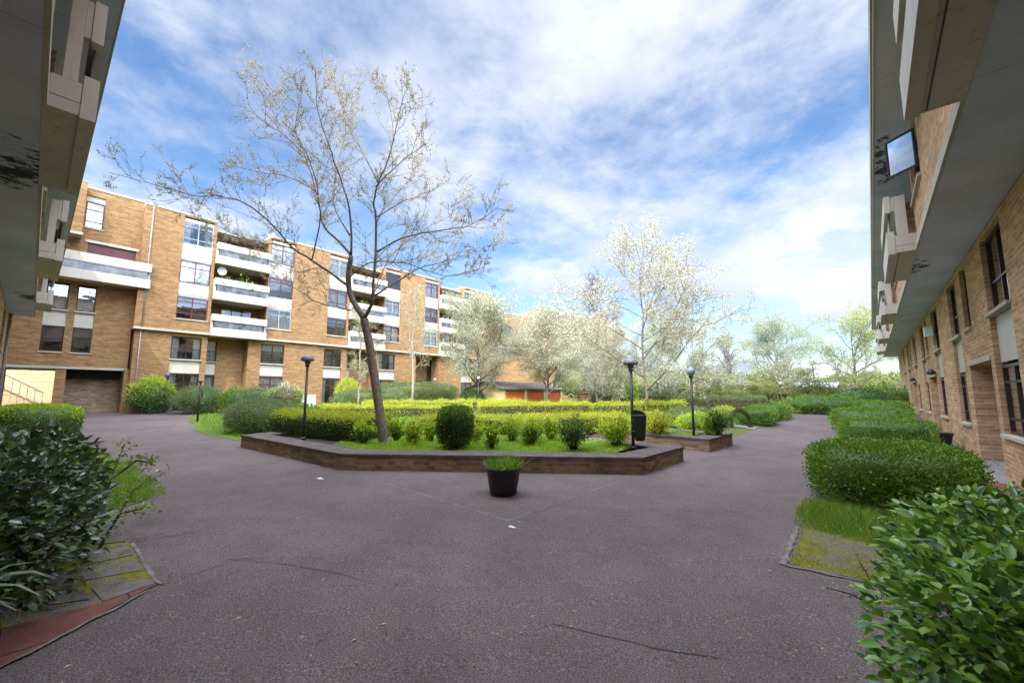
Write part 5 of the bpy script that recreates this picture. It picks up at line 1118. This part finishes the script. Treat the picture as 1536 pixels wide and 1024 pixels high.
mb = MB(); mb.hexa([(-10.7, 87.5, 2.9), (-4.3, 87.5, 2.9), (-4.3, 94, 3.7), (-10.7, 94, 3.7), (-10.7, 87.5, 3.0), (-4.3, 87.5, 3.0), (-4.3, 94, 3.9), (-10.7, 94, 3.9)]); obj('roof', mb, 'far_blue', wh)
pl_ = thing('utility_pole', 'thin dark pole beside the distant warehouse', 'pole', (-5.0, 60, 1.1))
mb = MB(); mb.tube([(-5, 60, 1.0), (-5, 60, 4.9)], [.07, .05], 8); mb.box(-5.6, -4.4, 59.97, 60.03, 4.6, 4.68); obj('post', mb, 'black_metal', pl_)

# ------------------------------------------------------------------ lamps, bin, pot
GL = 'black garden lamp posts'
def lamp(label, x, y, h, dz, head, globe='lamp_grey'):
    z0 = zg(x, y) + dz; o = thing('lamp_post', label, 'lamp', (x, y, z0), GL)
    mb = MB(); mb.tube([(x, y, z0 - .1), (x, y, z0 + .35), (x, y, z0 + h * .84)], [.034, .032, .027], 12); mb.lathe((x, y, z0), [(.07, 0), (.07, .02), (.04, .05)], 12); obj('post', mb, 'black_metal', o, True)
    zc = z0 + h * .84
    mb = MB(); mb.lathe((x, y, zc), [(.027, -.02), (.055, -.01), (.06, .015), (.035, .03)], 16); obj('collar', mb, 'black_metal', o, True)
    mb = MB()
    if head == 'mushroom':
        mb.lathe((x, y, zc + .032), [(.035, 0), (.062, .02), (.072, .05), (.06, .085), (.045, .10)], 20); obj('neck', mb, globe, o, True); mb = MB()
        mb.lathe((x, y, zc + .125), [(.03, -.005), (.12, -.012), (.152, .01), (.155, .04), (.135, .09), (.09, .125), (.03, .14), (.004, .142)], 28); obj('globe', mb, globe, o, True)
    else:
        mb.lathe((x, y, zc + .03), [(.03, 0)] + [(.105 * math.sin(a), .10 - .105 * math.cos(a)) for a in np.linspace(.35, 3.05, 12)], 24); obj('globe', mb, globe, o, True)
    return o
x, y = G(455, 658, TER); lamp('black lamp post with dark mushroom globe at the left of the raised bed', x, y, 2.08, TER, 'mushroom')
LX, LY = G(950, 672, TER); lamp('lamp post with wide grey globe carrying the litter bin', LX, LY, 1.94, TER, 'mushroom', 'lamp_grey')
x, y = G(1041, 656, TER); lamp('lamp post with pale round globe on the short planter', x, y, 1.80, TER, 'ball', 'lamp_pale')
lamp('small far lamp post beside the path near the spreading tree', -4.26, 30.4, 1.65, 0, 'ball', 'lamp_pale')
lamp('distant lamp post left of the blossom tree trunk', -12.6, 25.6, 1.95, 0, 'ball')
lamp('distant lamp post right behind the blossom tree trunk', -9.7, 24.6, 1.75, 0, 'ball', 'lamp_pale')
x, y = G(717, 612); lamp('far lamp post in front of the fluffy tree left of the shed', x, y, 2.0, 0, 'ball', 'lamp_pale')
lamp('lamp post by the corner shrub under the white balcony', -26.4, 4.35, 2.1, 0, 'ball')
lamp('far pale lamp before the dark doorway of the far block', -25.8, 20.6, 1.9, 0, 'ball', 'lamp_pale')
x, y = G(296, 632); z0 = zg(x, y); o = thing('lamp_post', 'short black lamp post with no globe beside the round bushes', 'lamp', (x, y, z0), GL)
mb = MB(); mb.tube([(x, y, z0 - .1), (x, y, z0 + 1.55)], [.04, .032], 10); obj('post', mb, 'black_metal', o, True)
mb = MB(); mb.lathe((x, y, z0 + 1.53), [(.03, 0), (.075, .02), (.08, .06), (.05, .09), (.02, .10)], 12); mb.tube([(x, y, z0 + 1.3), (x + .08, y + .06, z0 + 1.25), (x + .09, y + .07, z0 + .95)], [.02, .03, .02], 7); obj('bracket', mb, 'black_metal', o, True)

# litter bin on the lamp post
dx, dy = RT[0] * .13 - FW[0] * .06, RT[1] * .13 - FW[1] * .06; zb_ = zg(LX, LY) + TER
lbn = thing('litter_bin', 'black plastic litter bin with hooded top hung on the lamp post', 'bin', (LX + dx, LY + dy, zb_ + .3))
c = (LX + dx, LY + dy, zb_ + .16)
mb = MB(); mb.lathe(c, [(.085, .0), (.105, .02), (.115, .10), (.145, .48), (.150, .50), (.155, .505), (.155, .53), (.14, .53), (.135, .48), (.10, .08), (.02, .06)], 24, 1, .85); obj('body', mb, 'black_plastic', lbn, True)
mb = MB(); n0 = 24
hood = []
for j in range(n0 + 1):
    a = math.pi * j / n0 + YAW; hood.append((math.cos(a), math.sin(a) * .85, math.sin(math.pi * j / n0)))
for (a, b) in zip(hood, hood[1:]):
    za, zb2 = .53 + .10 * a[2], .53 + .10 * b[2]
    for r_ in (.152, .143): mb.face([(c[0] + a[0] * r_, c[1] + a[1] * r_, c[2] + .52), (c[0] + b[0] * r_, c[1] + b[1] * r_, c[2] + .52), (c[0] + b[0] * r_, c[1] + b[1] * r_, c[2] + zb2), (c[0] + a[0] * r_, c[1] + a[1] * r_, c[2] + za)])
    mb.face([(c[0] + a[0] * .152, c[1] + a[1] * .152, c[2] + za), (c[0] + b[0] * .152, c[1] + b[1] * .152, c[2] + zb2), (c[0] + b[0] * .143, c[1] + b[1] * .143, c[2] + zb2), (c[0] + a[0] * .143, c[1] + a[1] * .143, c[2] + za)])
obj('hood', mb, 'black_plastic', lbn)
mb = MB(); mb.tube([(LX, LY, zb_ + .34), (LX + dx * .3, LY + dy * .3, zb_ + .34)], [.04, .04], 8); mb.tube([(LX, LY, zb_ + .56), (LX + dx * .3, LY + dy * .3, zb_ + .56)], [.04, .04], 8); obj('bracket', mb, 'black_metal', lbn)

x, y = G(755, 740); z0 = zg(x, y)
pt = thing('flower_pot', 'black round tapered flower pot on the tarmac before the planter wall', 'pot', (x, y, z0))
mb = MB(); mb.lathe((x, y, z0 + .002), [(.185, 0), (.195, .01), (.245, .31), (.25, .33), (.262, .335), (.265, .35), (.262, .38), (.245, .382), (.238, .34), (.23, .30)], 40, close=False); mb.lathe((x, y, z0 + .003), [(.005, 0), (.185, 0)], 40, close=False); obj('tub', mb, 'black_plastic', pt, True)
mb = MB(); mb.lathe((x, y, z0 + .30), [(.236, 0), (.12, .015), (.004, .02)], 30, close=False); obj('soil', mb, 'soil', pt, True)
pp = thing('potted_plant', 'tuft of narrow green and pale leaves growing in the black pot', 'plant', (x, y, z0 + .31))
rg = np.random.default_rng(12); n = 420; a = rg.uniform(0, 6.28, n); r_ = .2 * np.sqrt(rg.random(n)); P = np.stack([x + r_ * np.cos(a), y + r_ * np.sin(a), np.full(n, z0 + .31)], 1); A = np.stack([np.cos(a) * r_ * 4 + rg.normal(0, .3, n), np.sin(a) * r_ * 4 + rg.normal(0, .3, n), np.ones(n) * 1.1], 1)
leaves('foliage', P, A, .22, .014, 'grass_blade', pp, rg, .1, True); k = rg.choice(n, 34, False); leaves('dry_leaf', P[k], A[k], .30, .016, 'long_leaf', pp, rg, .1, True)

x, y = 1.12, 15.9
x, y = G(1402, 668); bxx = thing('planter_box', 'black square planter box standing by the right wall behind the clipped hedge', 'planter', (x + .1, y, zg(x, y)))
mb = MB(); z0 = zg(x, y); mb.hexa([(x - .12, y - .2, z0), (x + .28, y - .2, z0), (x + .28, y + .2, z0), (x - .12, y + .2, z0), (x - .17, y - .25, z0 + .3), (x + .33, y - .25, z0 + .3), (x + .33, y + .25, z0 + .3), (x - .17, y + .25, z0 + .3)]); obj('tub', mb, 'black_plastic', bxx)
mb = MB(); mb.box(x - .19, x + .35, y - .27, y + .27, z0 + .301, z0 + .34); obj('rim', mb, 'black_plastic', bxx)
# white meter box and orange kerb by the far block
x, y = G(461, 612); ub = thing('utility_cabinet', 'small grey white utility cabinet left of the leaning tree by the far block', 'cabinet', (x, y, zg(x, y)))
mb = MB(); z0 = zg(x, y); mb.box(x - .25, x + .25, y - .35, y + .35, z0, z0 + .75); obj('body', mb, 'white_box', ub); mb = MB(); mb.box(x - .28, x + .28, y - .38, y + .38, z0 + .751, z0 + .80); obj('lid', mb, 'dish_grey', ub)

# ------------------------------------------------------------------ sky, sun, view
SUN = Vector((0.48, -0.69, 1.0)).normalized()
EL = math.asin(SUN.z); AZ = math.atan2(SUN.x, SUN.y)
CLX, CLY = 3.1, 1.7
w = bpy.data.worlds.new('World'); scene.world = w; w.use_nodes = True; w.node_tree.nodes.clear(); t = NT(w.node_tree)
sky = t.n('ShaderNodeTexSky', sky_type='NISHITA', sun_disc=False, sun_elevation=EL, sun_rotation=AZ, altitude=50.0, air_density=1.0, dust_density=0.25, ozone_density=2.5)
co = t.n('ShaderNodeTexCoord').outputs['Generated']
sp = t.n('ShaderNodeSeparateXYZ', inp={0: co}); zz = t.math('ADD', t.math('MAXIMUM', sp.outputs[2], 0.0), 0.16)
pv = t.n('ShaderNodeCombineXYZ', inp={0: t.math('DIVIDE', sp.outputs[0], zz), 1: t.math('DIVIDE', sp.outputs[1], zz), 2: 0.0}).outputs[0]
mp = t.n('ShaderNodeMapping', inp={0: pv, 1: (CLX, CLY, 0), 2: (0, 0, R(35)), 3: (1.0, 0.9, 1)}).outputs[0]
na = t.noise(mp, 0.9, 10, 0.58, 0.3); nb_ = t.noise(mp, 3.2, 10, 0.66, 0.2); nc = t.noise(t.n('ShaderNodeMapping', inp={0: co, 3: (1, 1, 2.6)}).outputs[0], 3.4, 8, 0.55, 0.2)
base_ = t.math('ADD', t.math('MULTIPLY', na, 0.62), t.math('MULTIPLY', nb_, 0.38))
f1 = t.math('MULTIPLY', t.ramp(base_, [(0.385, (0, 0, 0)), (0.59, (1, 1, 1))], 'EASE'), t.ramp(sp.outputs[2], [(0.02, (0.45,) * 3), (0.40, (1, 1, 1))]))
low = t.ramp(sp.outputs[2], [(0.05, (1, 1, 1)), (0.42, (0, 0, 0))])
f2 = t.math('MULTIPLY', t.ramp(nc, [(0.52, (0, 0, 0)), (0.575, (1, 1, 1))]), low)
fac = t.math('MINIMUM', t.math('ADD', t.math('MULTIPLY', f1, 0.86), f2), 0.94)
shade = t.noise(t.n('ShaderNodeMapping', inp={0: co, 1: (0, 0, .25), 3: (1, 1, 2.2)}).outputs[0], 2.3, 7, 0.6)
cc = t.mix(t.ramp(shade, [(0.36, (0, 0, 0)), (0.62, (1, 1, 1))]), (3.0, 3.4, 4.4), (4.9, 5.1, 5.5))
cc = t.mix(t.ramp(sp.outputs[2], [(0.0, (0.75,) * 3), (0.30, (0, 0, 0))]), cc, t.mix(1.0, cc, (0.62, 0.67, 0.78), 'MULTIPLY'))
nd = t.noise(t.n('ShaderNodeMapping', inp={0: co, 1: (.07, .03, -.05), 3: (1, 1, 2.6)}).outputs[0], 3.4, 9, 0.58, 0.2)
cc = t.mix(t.math('MULTIPLY', low, 1.0), cc, t.mix(t.ramp(nd, [(0.40, (0, 0, 0)), (0.58, (1, 1, 1))]), t.mix(1.0, cc, (0.72, 0.75, 0.83), 'MULTIPLY'), t.mix(1.0, cc, (1.02, 1.02, 1.01), 'MULTIPLY')))
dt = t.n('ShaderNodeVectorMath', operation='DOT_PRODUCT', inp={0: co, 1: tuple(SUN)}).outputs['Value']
sky_boost = t.math('ADD', 1.0, t.math('MULTIPLY', t.ramp(dt, [(0.30, (0, 0, 0)), (0.64, (0.75, 0.75, 0.75)), (1.0, (1, 1, 1))]), 22.0))  # added boost: clouds out of view toward the sun brightened to lift shaded foreground
cc = t.mix(1.0, cc, t.n('ShaderNodeCombineXYZ', inp={0: sky_boost, 1: sky_boost, 2: sky_boost}).outputs[0], 'MULTIPLY')
hs = t.n('ShaderNodeHueSaturation', inp={'Saturation': 1.12, 'Value': 1.12, 'Color': sky.outputs[0]}).outputs[0]
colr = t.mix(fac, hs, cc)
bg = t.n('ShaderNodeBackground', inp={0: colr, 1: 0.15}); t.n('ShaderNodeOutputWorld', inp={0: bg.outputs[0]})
sd = bpy.data.lights.new('sun', 'SUN'); sd.energy = 2.9; sd.angle = R(0.6); sd.color = (1.0, 0.93, 0.82)
so = bpy.data.objects.new('sun', sd); COL.objects.link(so); so.rotation_euler = SUN.to_track_quat('Z', 'Y').to_euler(); so.location = (10, -10, 30)
scene.render.engine = 'CYCLES'
scene.view_settings.view_transform = 'Standard'; scene.view_settings.look = 'None'; scene.view_settings.gamma = 1.0
scene.view_settings.exposure = 0.60
scene.cycles.max_bounces = 6; scene.cycles.diffuse_bounces = 3; scene.cycles.glossy_bounces = 3; scene.cycles.transparent_max_bounces = 8
scene.cycles.sample_clamp_indirect = 6.0; scene.cycles.use_denoising = True
